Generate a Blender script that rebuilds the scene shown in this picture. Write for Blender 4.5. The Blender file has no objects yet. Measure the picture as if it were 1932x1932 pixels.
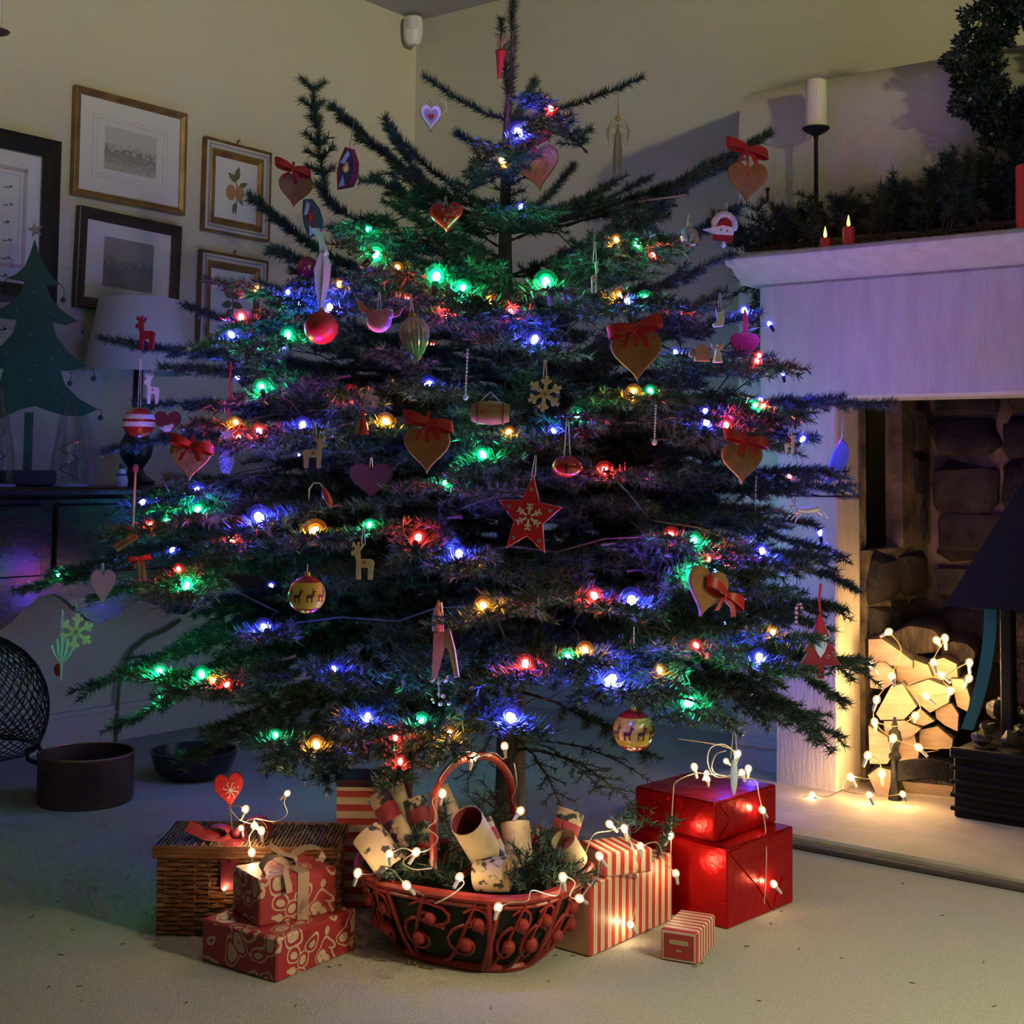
import bpy, math, random
import numpy as np
from mathutils import Vector, Matrix, Euler

SC = bpy.context.scene
COL = SC.collection

# ------------------------------------------------------------------ camera
F = 2600.0                      # focal length in pixels of the 1932 px frame
CY = 726.0                      # row of the optical axis
H = 0.85                        # eye height
PITCH = math.radians(3.5)
ROLL = 0.011
cam = bpy.data.cameras.new('camera')
cam.sensor_width = 36.0
cam.lens = 36.0 * F / 1932.0
cam.shift_y = (CY - 966.0) / 1932.0
cam.clip_start = 0.05
co = bpy.data.objects.new('camera', cam)
RM = Matrix.Rotation(math.pi / 2 + PITCH, 3, 'X') @ Matrix.Rotation(ROLL, 3, 'Z')
co.matrix_world = Matrix.Translation((0, 0, H)) @ RM.to_4x4()
COL.objects.link(co)
SC.camera = co

# ------------------------------------------------------------------ world, room lamps, exposure
w = bpy.data.worlds.new('room_dusk'); SC.world = w; w.use_nodes = True
w.node_tree.nodes['Background'].inputs[0].default_value = (0.9, 0.78, 0.62, 1)
w.node_tree.nodes['Background'].inputs[1].default_value = 0.002
def lamp(name, loc, power, col, rad):
    l = bpy.data.lights.new(name, 'POINT'); l.energy = power; l.color = col; l.shadow_soft_size = rad
    o = bpy.data.objects.new(name, l); o.location = loc; COL.objects.link(o); return o
def spot(name, loc, aim, power, col, rad, size, blend):
    l = bpy.data.lights.new(name, 'SPOT'); l.energy = power; l.color = col; l.shadow_soft_size = rad
    l.spot_size = math.radians(size); l.spot_blend = blend
    o = bpy.data.objects.new(name, l); o.location = loc; o.rotation_euler = Vector(aim).to_track_quat('-Z', 'Y').to_euler(); COL.objects.link(o); return o
# two lamps out of frame: an uplighter at the far end of the room that lights the upper walls, a shaded reading lamp whose pool falls on the near carpet
spot('uplighter_light', (4.03, -4.57, 2.10), (-0.11, 0.16, 1.0), 1330.0, (1.0, 0.93, 0.55), 0.16, 168, 0.12)
spot('reading_lamp_light', (1.75, 1.0, 1.5), (-0.30, 0.18, -1.0), 265.0, (1.0, 0.95, 0.58), 0.08, 112, 0.9)
lamp('ceiling_lamp_light', (0.9, -1.8, 2.0), 4.5, (1.0, 0.88, 0.55), 0.25)
SC.view_settings.view_transform = 'Standard'
SC.view_settings.look = 'None'
SC.view_settings.exposure = 0.0
SC.view_settings.gamma = 1.0
SC.view_settings.use_curve_mapping = False
SC.cycles.max_bounces = 4
SC.cycles.diffuse_bounces = 2
SC.cycles.glossy_bounces = 2
SC.cycles.transparent_max_bounces = 8
SC.cycles.sample_clamp_indirect = 2.0
SC.cycles.use_denoising = True
SC.cycles.use_adaptive_sampling = True
SC.cycles.adaptive_threshold = 0.085
SC.cycles.adaptive_min_samples = 14

def ray(px, py):
    d = RM @ Vector(((px - 966.0) / F, -(py - CY) / F, -1.0))
    return d
def at(px, py, y):
    d = ray(px, py)
    k = y / d.y
    return Vector((d.x * k, y, H + d.z * k))
U = Vector((0.606, 0.795, 0)).normalized()      # along the picture wall, away from the camera
V = Vector((0.795, -0.606, 0)).normalized()     # along the fireplace wall, towards the camera
def hit(px, py, P, N):
    d = ray(px, py); o = Vector((0, 0, H))
    return o + d * ((P - o).dot(N) / d.dot(N))
def ground(px, py, z=0.0):
    d = ray(px, py); k = (z - H) / d.z
    return Vector((d.x * k, d.y * k, z))

# ------------------------------------------------------------------ materials
MATS = {}
def M(name, col, rough=0.6, metal=0.0, col2=None, nscale=20.0, bump=0.0, bscale=80.0, emit=None, es=0.0,
      stretch=(1, 1, 1), coat=0.0, lo=0.35, hi=0.65, spec=0.5, trans=0.0, alpha=1.0, coord='Object'):
    if name in MATS: return MATS[name]
    m = bpy.data.materials.new(name); m.use_nodes = True
    nt = m.node_tree; b = nt.nodes['Principled BSDF']
    b.inputs['Base Color'].default_value = (*col, 1)
    b.inputs['Roughness'].default_value = rough
    b.inputs['Metallic'].default_value = metal
    b.inputs['Specular IOR Level'].default_value = spec
    b.inputs['Coat Weight'].default_value = coat
    b.inputs['Transmission Weight'].default_value = trans
    b.inputs['Alpha'].default_value = alpha
    if emit:
        b.inputs['Emission Color'].default_value = (*emit, 1); b.inputs['Emission Strength'].default_value = es
    if col2 or bump:
        tc = nt.nodes.new('ShaderNodeTexCoord'); mp = nt.nodes.new('ShaderNodeMapping')
        mp.inputs['Scale'].default_value = stretch
        nt.links.new(tc.outputs[coord], mp.inputs[0])
    if col2:
        n = nt.nodes.new('ShaderNodeTexNoise'); n.inputs['Scale'].default_value = nscale; n.inputs['Detail'].default_value = 5
        r = nt.nodes.new('ShaderNodeValToRGB')
        r.color_ramp.elements[0].position = lo; r.color_ramp.elements[1].position = hi
        r.color_ramp.elements[0].color = (*col, 1); r.color_ramp.elements[1].color = (*col2, 1)
        nt.links.new(mp.outputs[0], n.inputs['Vector']); nt.links.new(n.outputs['Fac'], r.inputs[0])
        nt.links.new(r.outputs[0], b.inputs['Base Color'])
    if bump:
        n2 = nt.nodes.new('ShaderNodeTexNoise'); n2.inputs['Scale'].default_value = bscale; n2.inputs['Detail'].default_value = 4
        bp = nt.nodes.new('ShaderNodeBump'); bp.inputs['Strength'].default_value = bump; bp.inputs['Distance'].default_value = 0.01
        nt.links.new(mp.outputs[0], n2.inputs['Vector']); nt.links.new(n2.outputs['Fac'], bp.inputs['Height'])
        nt.links.new(bp.outputs[0], b.inputs['Normal'])
    MATS[name] = m
    return m
def glow(name, col, strength, sample=True):
    if name in MATS: return MATS[name]
    m = bpy.data.materials.new(name); m.use_nodes = True; nt = m.node_tree; nt.nodes.clear()
    e = nt.nodes.new('ShaderNodeEmission'); e.inputs[0].default_value = (*col, 1); e.inputs[1].default_value = strength
    o = nt.nodes.new('ShaderNodeOutputMaterial'); nt.links.new(e.outputs[0], o.inputs[0])
    if not sample: m.cycles.emission_sampling = 'NONE'
    MATS[name] = m; return m
def halomat(name, col, strength):
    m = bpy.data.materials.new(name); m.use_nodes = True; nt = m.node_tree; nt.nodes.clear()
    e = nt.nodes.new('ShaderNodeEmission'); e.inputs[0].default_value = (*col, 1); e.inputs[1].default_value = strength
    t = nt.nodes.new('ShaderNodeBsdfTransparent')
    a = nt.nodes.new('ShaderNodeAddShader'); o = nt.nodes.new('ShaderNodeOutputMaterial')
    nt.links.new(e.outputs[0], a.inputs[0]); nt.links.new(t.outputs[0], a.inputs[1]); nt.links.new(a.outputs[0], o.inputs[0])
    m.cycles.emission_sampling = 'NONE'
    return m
def stripes(name, c1, c2, axis, scale, duty=0.5, thin=None):
    """Printed stripes across one object axis; thin adds a second narrow line in the light band."""
    if name in MATS: return MATS[name]
    m = bpy.data.materials.new(name); m.use_nodes = True; nt = m.node_tree; b = nt.nodes['Principled BSDF']
    b.inputs['Roughness'].default_value = 0.45
    tc = nt.nodes.new('ShaderNodeTexCoord'); sp = nt.nodes.new('ShaderNodeSeparateXYZ')
    nt.links.new(tc.outputs['Object'], sp.inputs[0])
    mu = nt.nodes.new('ShaderNodeMath'); mu.operation = 'MULTIPLY'; mu.inputs[1].default_value = scale
    fr = nt.nodes.new('ShaderNodeMath'); fr.operation = 'FRACT'
    nt.links.new(sp.outputs[axis], mu.inputs[0]); nt.links.new(mu.outputs[0], fr.inputs[0])
    r = nt.nodes.new('ShaderNodeValToRGB'); r.color_ramp.interpolation = 'CONSTANT'
    els = [(0, c1), (duty, c2)]
    if thin: els += [(duty + thin[0], thin[2]), (duty + thin[0] + thin[1], c2)]
    while len(r.color_ramp.elements) < len(els): r.color_ramp.elements.new(0.9)
    for e, (p, c) in zip(r.color_ramp.elements, els): e.position = p; e.color = (*c, 1)
    nt.links.new(fr.outputs[0], r.inputs[0]); nt.links.new(r.outputs[0], b.inputs['Base Color'])
    MATS[name] = m; return m
def swirl(name, c1, c2, scale):
    """Printed floral swirls: warped cell bands in two inks."""
    m = bpy.data.materials.new(name); m.use_nodes = True; nt = m.node_tree; b = nt.nodes['Principled BSDF']
    b.inputs['Roughness'].default_value = 0.5
    tc = nt.nodes.new('ShaderNodeTexCoord')
    n = nt.nodes.new('ShaderNodeTexNoise'); n.inputs['Scale'].default_value = scale * 0.55; n.inputs['Detail'].default_value = 1
    nt.links.new(tc.outputs['Object'], n.inputs['Vector'])
    mx = nt.nodes.new('ShaderNodeVectorMath'); mx.operation = 'MULTIPLY_ADD'
    mx.inputs[1].default_value = (1.5 / scale,) * 3
    nt.links.new(n.outputs['Color'], mx.inputs[0]); nt.links.new(tc.outputs['Object'], mx.inputs[2])
    v = nt.nodes.new('ShaderNodeTexVoronoi'); v.inputs['Scale'].default_value = scale
    nt.links.new(mx.outputs[0], v.inputs['Vector'])
    mu = nt.nodes.new('ShaderNodeMath'); mu.operation = 'MULTIPLY'; mu.inputs[1].default_value = 1.05
    fr = nt.nodes.new('ShaderNodeMath'); fr.operation = 'FRACT'
    nt.links.new(v.outputs['Distance'], mu.inputs[0]); nt.links.new(mu.outputs[0], fr.inputs[0])
    r = nt.nodes.new('ShaderNodeValToRGB'); r.color_ramp.interpolation = 'CONSTANT'
    els = [(0, c1), (0.06, c2), (0.33, c1), (0.46, c2), (0.54, c1)]
    while len(r.color_ramp.elements) < 5: r.color_ramp.elements.new(0.9)
    for e, (p, c) in zip(r.color_ramp.elements, els): e.position = p; e.color = (*c, 1)
    nt.links.new(fr.outputs[0], r.inputs[0]); nt.links.new(r.outputs[0], b.inputs['Base Color'])
    return m

# ------------------------------------------------------------------ mesh helpers
class MB:
    def __init__(s): s.v = []; s.f = []; s.mi = []
    def add(s, vs, fs, k=0):
        o = len(s.v); s.v += [tuple(p) for p in vs]; s.f += [tuple(i + o for i in f) for f in fs]; s.mi += [k] * len(fs)
        return s
    def box(s, c, d, rot=None, k=0):
        x, y, z = (q / 2 for q in d)
        vs = [Vector((a, b, e)) for a in (-x, x) for b in (-y, y) for e in (-z, z)]
        if rot is not None: vs = [rot @ p for p in vs]
        vs = [p + Vector(c) for p in vs]
        return s.add(vs, [(0, 1, 3, 2), (4, 6, 7, 5), (0, 4, 5, 1), (2, 3, 7, 6), (0, 2, 6, 4), (1, 5, 7, 3)], k)
    def bbox(s, c, d, bv=0.004, k=0):
        """Box with chamfered edges."""
        x, y, z = (q / 2 for q in d); vs = []
        for sx in (-1, 1):
            for sy in (-1, 1):
                for sz in (-1, 1):
                    vs += [(c[0] + sx * x, c[1] + sy * (y - bv), c[2] + sz * (z - bv)),
                           (c[0] + sx * (x - bv), c[1] + sy * y, c[2] + sz * (z - bv)),
                           (c[0] + sx * (x - bv), c[1] + sy * (y - bv), c[2] + sz * z)]
        def i(sx, sy, sz, a): return ((sx > 0) * 4 + (sy > 0) * 2 + (sz > 0)) * 3 + a
        fs = []
        for sg in (-1, 1):
            q = [(-1, -1), (1, -1), (1, 1), (-1, 1)]
            fs.append(tuple(i(sg, a, b, 0) for a, b in (q if sg > 0 else q[::-1])))
            fs.append(tuple(i(a, sg, b, 1) for a, b in (q[::-1] if sg > 0 else q)))
            fs.append(tuple(i(a, b, sg, 2) for a, b in (q if sg > 0 else q[::-1])))
        for a in (-1, 1):
            for b in (-1, 1):
                fs.append((i(a, b, -1, 0), i(a, b, 1, 0), i(a, b, 1, 1), i(a, b, -1, 1)))
                fs.append((i(a, -1, b, 0), i(a, 1, b, 0), i(a, 1, b, 2), i(a, -1, b, 2)))
                fs.append((i(-1, a, b, 1), i(1, a, b, 1), i(1, a, b, 2), i(-1, a, b, 2)))
                for e in (-1, 1): fs.append((i(a, b, e, 0), i(a, b, e, 1), i(a, b, e, 2)))
        return s.add(vs, fs, k)
    def tube(s, pts, r, n=8, closed=False, cap=True, k=0):
        pts = [Vector(p) for p in pts]; m = len(pts)
        rs = list(r) if hasattr(r, '__len__') else [r] * m
        vs = []; e1 = None
        for i, p in enumerate(pts):
            if closed: t = pts[(i + 1) % m] - pts[i - 1]
            else: t = pts[min(i + 1, m - 1)] - pts[max(i - 1, 0)]
            if t.length < 1e-9: t = Vector((0, 0, 1))
            t.normalize()
            if e1 is None:
                a = Vector((0, 0, 1)) if abs(t.z) < 0.9 else Vector((1, 0, 0))
                e1 = a.cross(t).normalized()
            else:
                e1 = (e1 - t * e1.dot(t))
                if e1.length < 1e-6: e1 = t.orthogonal()
                e1.normalize()
            e2 = t.cross(e1)
            for j in range(n):
                a = 2 * math.pi * j / n
                vs.append(p + (e1 * math.cos(a) + e2 * math.sin(a)) * rs[i])
        fs = []
        for i in range(m if closed else m - 1):
            q = (i + 1) % m
            for j in range(n):
                fs.append((i * n + j, i * n + (j + 1) % n, q * n + (j + 1) % n, q * n + j))
        if cap and not closed:
            fs.append(tuple(range(n))[::-1]); fs.append(tuple(range((m - 1) * n, m * n)))
        return s.add(vs, fs, k)
    def lathe(s, prof, n=20, c=(0, 0, 0), k=0, ax=None):
        vs = []
        for (r, z) in prof:
            for j in range(n):
                a = 2 * math.pi * j / n
                p = Vector((max(r, 1e-5) * math.cos(a), max(r, 1e-5) * math.sin(a), z))
                if ax is not None: p = ax @ p
                vs.append(p + Vector(c))
        fs = []
        for i in range(len(prof) - 1):
            for j in range(n):
                fs.append((i * n + j, i * n + (j + 1) % n, (i + 1) * n + (j + 1) % n, (i + 1) * n + j))
        fs.append(tuple(range(n))[::-1]); fs.append(tuple(range((len(prof) - 1) * n, len(prof) * n)))
        return s.add(vs, fs, k)
    def sphere(s, c, r, nu=14, nv=9, k=0):
        r = r if hasattr(r, '__len__') else (r, r, r)
        vs = [Vector(c) + Vector((0, 0, r[2]))]
        for i in range(1, nv):
            t = math.pi * i / nv
            for j in range(nu):
                a = 2 * math.pi * j / nu
                vs.append(Vector(c) + Vector((r[0] * math.sin(t) * math.cos(a), r[1] * math.sin(t) * math.sin(a), r[2] * math.cos(t))))
        vs.append(Vector(c) - Vector((0, 0, r[2])))
        fs = [(0, 1 + j, 1 + (j + 1) % nu) for j in range(nu)]
        for i in range(nv - 2):
            for j in range(nu):
                a, b = 1 + i * nu + j, 1 + i * nu + (j + 1) % nu
                fs.append((a, a + nu, b + nu, b))
        l = len(vs) - 1; o = 1 + (nv - 2) * nu
        fs += [(l, o + (j + 1) % nu, o + j) for j in range(nu)]
        return s.add(vs, fs, k)
    def prism(s, out, y0, y1, bev=0.0, k=0):
        """Outline in x,z extruded along y with bevelled (puffed) rims."""
        n = len(out); cx = sum(p[0] for p in out) / n; cz = sum(p[1] for p in out) / n
        def ring(y, q): return [(cx + (x - cx) * q, y, cz + (z - cz) * q) for x, z in out]
        sz = max(max(abs(x - cx), abs(z - cz)) for x, z in out)
        if bev:
            b = 1 - bev / sz
            rs = [ring(y0, b), ring(y0 + bev, 1), ring(y1 - bev, 1), ring(y1, b)]
        else: rs = [ring(y0, 1), ring(y1, 1)]
        vs = [p for r_ in rs for p in r_]; fs = []
        for i in range(len(rs) - 1):
            for j in range(n):
                fs.append((i * n + j, i * n + (j + 1) % n, (i + 1) * n + (j + 1) % n, (i + 1) * n + j))
        fs.append(tuple(range(n))[::-1]); fs.append(tuple(range((len(rs) - 1) * n, len(rs) * n)))
        return s.add(vs, fs, k)
    def ribbon(s, pts, wv, th=0.0012, k=0):
        """Flat band along pts; wv is the half-width vector (or a list of them)."""
        pts = [Vector(p) for p in pts]; m = len(pts)
        ws = [Vector(q) for q in wv] if isinstance(wv, list) else [Vector(wv)] * m
        vs = []
        for i, p in enumerate(pts):
            t = (pts[min(i + 1, m - 1)] - pts[max(i - 1, 0)])
            nrm = t.cross(ws[i]); nrm = nrm.normalized() * th / 2 if nrm.length > 1e-9 else Vector((0, th / 2, 0))
            vs += [p - ws[i] - nrm, p + ws[i] - nrm, p + ws[i] + nrm, p - ws[i] + nrm]
        fs = [(3, 2, 1, 0), tuple(range((m - 1) * 4, m * 4))]
        for i in range(m - 1):
            for j in range(4): fs.append((i * 4 + j, i * 4 + (j + 1) % 4, (i + 1) * 4 + (j + 1) % 4, (i + 1) * 4 + j))
        return s.add(vs, fs, k)
    def build(s, name, mat, parent=None, smooth=40, loc=None, rot=None):
        me = bpy.data.meshes.new(name); me.from_pydata(s.v, [], s.f); me.update()
        for m_ in (mat if isinstance(mat, (list, tuple)) else [mat]): me.materials.append(m_)
        if any(s.mi): me.polygons.foreach_set('material_index', s.mi)
        if smooth:
            me.polygons.foreach_set('use_smooth', [True] * len(me.polygons))
            me.set_sharp_from_angle(angle=math.radians(smooth))
        o = bpy.data.objects.new(name, me); COL.objects.link(o)
        if parent is not None: o.parent = parent
        if loc is not None: o.location = loc
        if rot is not None: o.rotation_euler = rot
        return o
def tag(o, label, cat, group=None, kind=None):
    o['label'] = label; o['category'] = cat
    if group: o['group'] = group
    if kind: o['kind'] = kind
    return o
def thing(name, label, cat, loc, rot=(0, 0, 0), group=None, scale=1.0):
    o = bpy.data.objects.new(name, None); o.empty_display_size = 0.02; COL.objects.link(o)
    o.location = loc; o.rotation_euler = rot; o.scale = (scale,) * 3
    return tag(o, label, cat, group)
def struct(o, label=None):
    o['kind'] = 'structure'
    if label: o['label'] = label
    return o
def raw_mesh(name, verts, tris, mat, parent=None):
    me = bpy.data.meshes.new(name)
    me.vertices.add(len(verts)); me.vertices.foreach_set('co', verts.astype(np.float32).ravel())
    me.loops.add(tris.size); me.loops.foreach_set('vertex_index', tris.astype(np.int32).ravel())
    me.polygons.add(len(tris)); me.polygons.foreach_set('loop_start', np.arange(0, tris.size, 3, dtype=np.int32))
    me.materials.append(mat); me.update(calc_edges=True)
    o = bpy.data.objects.new(name, me); COL.objects.link(o)
    if parent is not None: o.parent = parent
    return o
def frame_box(name, A, x, y, lo, hi, mat, parent=None, bev=0.0):
    """Box in a wall-aligned frame: origin A, axes x, y (horizontal) and z; lo and hi are its corners."""
    mb = MB(); c = [(a + b) / 2 for a, b in zip(lo, hi)]; d = [b - a for a, b in zip(lo, hi)]
    (mb.bbox(c, d, bev) if bev else mb.box(c, d))
    mb.v = [tuple(Vector(A) + x * p[0] + y * p[1] + Vector((0, 0, p[2]))) for p in mb.v]
    return mb.build(name, mat, parent, smooth=30 if bev else 0)

# ================================================================== the room
CR = Vector((-0.397, 5.4, 0)); CEIL = 2.63
P0 = Vector((0.858, 3.635, 0))        # inner front corner of the fire surround's pillar, on the floor
wallm = M('cream_wall_paint', (0.56, 0.535, 0.39), 0.85, col2=(0.53, 0.505, 0.365), nscale=3, bump=0.06, bscale=60)
carpet = M('cream_carpet', (0.48, 0.465, 0.39), 0.95, col2=(0.40, 0.385, 0.32), nscale=160, bump=0.7, bscale=420, lo=0.3, hi=0.7)
lime = M('limestone', (0.56, 0.51, 0.45), 0.8, col2=(0.48, 0.43, 0.38), nscale=14, bump=0.35, bscale=60, stretch=(2.2, 2.2, 0.45))
hearthm = M('hearth_stone', (0.46, 0.40, 0.31), 0.75, col2=(0.38, 0.33, 0.25), nscale=9, bump=0.15, bscale=50)
ironm = M('black_iron', (0.006, 0.006, 0.007), 0.6, metal=0.0, spec=0.2, bump=0.15, bscale=120)
white_paint = M('skirting_paint', (0.5, 0.46, 0.38), 0.45)

mb = MB(); mb.box((0.3, 2.5, -0.05), (9, 11, 0.1)); struct(mb.build('floor', carpet, smooth=0), 'cream looped carpet covering the room floor')
mb = MB(); mb.box((0.3, 2.5, CEIL + 0.05), (9, 11, 0.1))
struct(mb.build('ceiling', M('ceiling_paint', (0.55, 0.5, 0.42), 0.9, col2=(0.53, 0.48, 0.4), nscale=3), smooth=0))
struct(frame_box('wall_left', CR, -U, -V, (-0.12, 0, 0), (7.0, 0.12, CEIL), wallm), 'cream wall hung with framed pictures')
struct(frame_box('wall_back', CR, V, U, (-0.12, 0, 0), (5.5, 0.12, CEIL), wallm), 'cream alcove wall beside the chimney breast')
# chimney breast: lower block whose top slopes back to the wall
bd = (CR - P0).dot(U)
def FB(name, lo, hi, mat, parent=None, bev=0.0): return frame_box(name, P0, V, U, lo, hi, mat, parent, bev)
prof = [(0.12, 1.10), (0.12, 1.86), (0.126, 1.90), (0.145, 1.935), (0.18, 1.962), (0.30, 2.00), (0.46, 2.05), (bd, 2.105), (bd, 1.10)]
def extr(prof, a0, a1):
    n = len(prof); m2 = MB()
    vs = [tuple(P0 + V * a + U * b + Vector((0, 0, z))) for a in (a0, a1) for b, z in prof]
    fs = [tuple(range(n)), tuple(range(n, 2 * n))[::-1]] + [(j, n + j, n + (j + 1) % n, (j + 1) % n) for j in range(n)]
    return m2.add(vs, fs)
breast = struct(extr(prof, -0.353, 3.2).build('wall_chimney_breast', wallm, smooth=35), 'plastered chimney breast above the stone mantel')
FB('jamb', (-0.353, 0.12, 0), (-0.21, bd, 1.10), wallm, breast)
FB('jamb', (-0.21, 0.12, 0), (-0.01, 0.16, 1.10), wallm, breast)
FB('jamb', (1.0, 0.12, 0), (3.2, bd, 1.10), wallm, breast)
# skirting boards
def skirt(name, A, x, y, l0, l1, lab):
    o = frame_box(name, A, x, y, (l0, -0.016, 0), (l1, 0, 0.11), white_paint)
    frame_box('moulding', A, x, y, (l0, -0.022, 0.085), (l1, 0, 0.096), white_paint, o)
    struct(o, lab)
skirt('baseboard_left', CR, -U, -V, 0, 7, 'painted baseboard under the pictures')
skirt('baseboard_alcove', CR, V, U, 0, 1.72, 'painted baseboard in the alcove behind the tree')
skirt('baseboard_chimney', P0 + U * 0.12, V, U, -0.353, -0.185, 'painted baseboard beside the stone fire surround')

# ------------------------------------------------------------------ fire surround
fs = thing('fireplace_surround', 'pale limestone fire surround with thick moulded mantel shelf', 'fireplace', P0)
def FS(name, lo, hi, mat=lime, bev=0.006):
    o = FB(name, lo, hi, mat, None, bev); o.parent = fs; o.location = -P0; return o
FS('plinth_block', (-0.18, 0.0, 0), (0.0, 0.15, 0.785)); FS('upper_block', (-0.176, 0.003, 0.789), (-0.003, 0.15, 1.044))
FS('plinth_block', (1.0, 0.0, 0), (1.18, 0.15, 0.785)); FS('upper_block', (1.003, 0.003, 0.789), (1.176, 0.15, 1.044))
FS('lintel', (-0.222, -0.012, 1.044), (1.222, 0.15, 1.362), bev=0.008)
shp = [(0.12, 1.362), (-0.035, 1.362), (-0.045, 1.372), (-0.06, 1.378), (-0.075, 1.385), (-0.085, 1.396), (-0.088, 1.40),
       (-0.115, 1.402), (-0.128, 1.408), (-0.133, 1.418), (-0.128, 1.428), (-0.12, 1.432), (0.12, 1.432)]
sh = extr(shp, -0.262, 1.262).build('mantel_shelf', lime, fs, smooth=50); sh.location = -P0
# hearth
struct(FB('floor_hearth', (-0.36, -0.46, 0.0), (1.6, 0.72, 0.022), hearthm, None, 0.006), 'worn pale stone hearth slab')
struct(FB('trim_hearth', (-0.16, -0.497, 0.0), (1.6, -0.468, 0.012), M('dark_gripper', (0.06, 0.05, 0.05), 0.8), None, 0.003), 'dark carpet trim along the hearth')

# firebox of rough stones
mort = M('sooty_mortar', (0.26, 0.20, 0.12), 0.95, col2=(0.05, 0.04, 0.03), nscale=9, bump=0.6, bscale=60)
stm = [M('sooty_stone_%d' % i, c, 0.9, col2=c2, nscale=16, bump=0.8, bscale=55) for i, (c, c2) in enumerate((
    ((0.06, 0.045, 0.033), (0.018, 0.014, 0.012)), ((0.03, 0.025, 0.024), (0.012, 0.010, 0.010)), ((0.11, 0.08, 0.05), (0.035, 0.026, 0.018))))]
fb = struct(FB('wall_firebox', (-0.01, 0.62, 0), (1.01, 0.70, 1.1), mort), 'sooty rubble stone lining the fire opening')
FB('mortar_bed', (-0.03, 0.15, 0), (0.012, 0.62, 0.64), mort, fb)
FB('mortar_bed', (-0.03, 0.40, 0.64), (0.02, 0.62, 1.1), mort, fb)
FB('mortar_bed', (-0.03, 0.15, 0.64), (0.0, 0.19, 1.1), mort, fb)
FB('mortar_bed', (0.98, 0.15, 0), (1.02, 0.62, 1.1), mort, fb)
FB('flue_recess', (-0.20, 0.15, 0.60), (-0.10, 0.45, 1.1), M('soot', (0.008, 0.007, 0.007), 0.95), fb)
FB('flue_lid', (0.0, 0.15, 1.08), (1.0, 0.62, 1.1), M('soot', (0.008, 0.007, 0.007), 0.95), fb)
rng = random.Random(5)
def stone(mp, sz, mat, parent):
    """Chunky rubble stone: jittered, chamfered block; mp maps local (x,y,z) to the wall."""
    m2 = MB(); m2.bbox((0, 0, 0), sz, min(sz) * 0.32)
    j = 0.26
    m2.v = [tuple(mp((p[0] + rng.uniform(-j, j) * sz[0] * .5, p[1] + rng.uniform(-j, j) * sz[1] * .5, p[2] + rng.uniform(-j, j) * sz[2] * .5))) for p in m2.v]
    return m2.build('stone', mat, parent, smooth=60)
def course(side):
    z = 0.03
    while z < 1.06:
        h = rng.uniform(0.09, 0.17); x = 0.16 if side else 0.03
        hi = 0.60 if side else 0.98
        while x < hi - 0.04:
            l = min(rng.uniform(0.10, 0.24), hi - x)
            c0, zc = x + l / 2, z + h / 2
            if side:
                if not (zc > 0.57 and c0 - l / 2 < 0.40):
                    stone(lambda p, c0=c0, zc=zc: P0 + V * (0.006 + p[1]) + U * (c0 + p[0]) + Vector((0, 0, zc + p[2])), (l * .88, 0.05, h * .86), rng.choice(stm), fb)
            else:
                stone(lambda p, c0=c0, zc=zc: P0 + V * (c0 + p[0]) + U * (0.612 + p[1]) + Vector((0, 0, zc + p[2])), (l * .88, 0.06, h * .86), rng.choice(stm), fb)
            x += l
        z += h
course(True); course(False)

# ------------------------------------------------------------------ log stack and iron fire basket
barkm = M('log_bark', (0.09, 0.065, 0.045), 0.95, col2=(0.03, 0.024, 0.02), nscale=30, bump=1.0, bscale=70, stretch=(3, 3, 0.6))
cutm = M('log_cut_end', (0.38, 0.27, 0.19), 0.85, col2=(0.29, 0.20, 0.135), nscale=18, bump=0.2, bscale=90, stretch=(1, 1, 5))
def log_piece(px, py, outline, label, dep=3.62, ln=0.3, tilt=0.0):
    """Split log lying front to back; outline in pixels round its centre."""
    c = at(px, py, dep); k = dep / F
    d = (U * 0.93 - V * 0.25).normalized()
    X = d.cross(Vector((0, 0, 1))).normalized(); Z = X.cross(d)
    n = len(outline); vs = []
    for t, q in ((0, 0.97), (0.004, 1.0), (ln, 0.96)):
        for (x, y) in outline: vs.append(d * t + X * x * k * q + Z * (-y) * k * q)
    m2 = MB(); m2.add(vs, [tuple(range(n))], 1)
    o0 = thing('split_log', label, 'log', c, group='logs stacked in the fireplace')
    fsd = [(i * n + j, i * n + (j + 1) % n, (i + 1) * n + (j + 1) % n, (i + 1) * n + j) for i in (0, 1) for j in range(n)] + [tuple(range(2 * n, 3 * n))[::-1]]
    m2.f = []; m2.mi = []; m2.f = fsd; m2.mi = [0] * len(fsd)
    m2.build('bark', barkm, o0, smooth=40)
    m3 = MB(); m3.add([v - d * 0.0015 for v in vs[:n]] + [v for v in vs[:n]], [tuple(range(n))] + [(j, n + j, n + (j + 1) % n, (j + 1) % n) for j in range(n)])
    m3.build('cut_face', cutm, o0, smooth=0)
    return o0
def blob(w, h, n=12, seed=0, flat=None):
    r = random.Random(seed); out = []
    for i in range(n):
        a = 2 * math.pi * i / n; q = 1 + r.uniform(-.07, .07)
        out.append((math.cos(a) * w / 2 * q, math.sin(a) * h / 2 * q))
    return out
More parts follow.
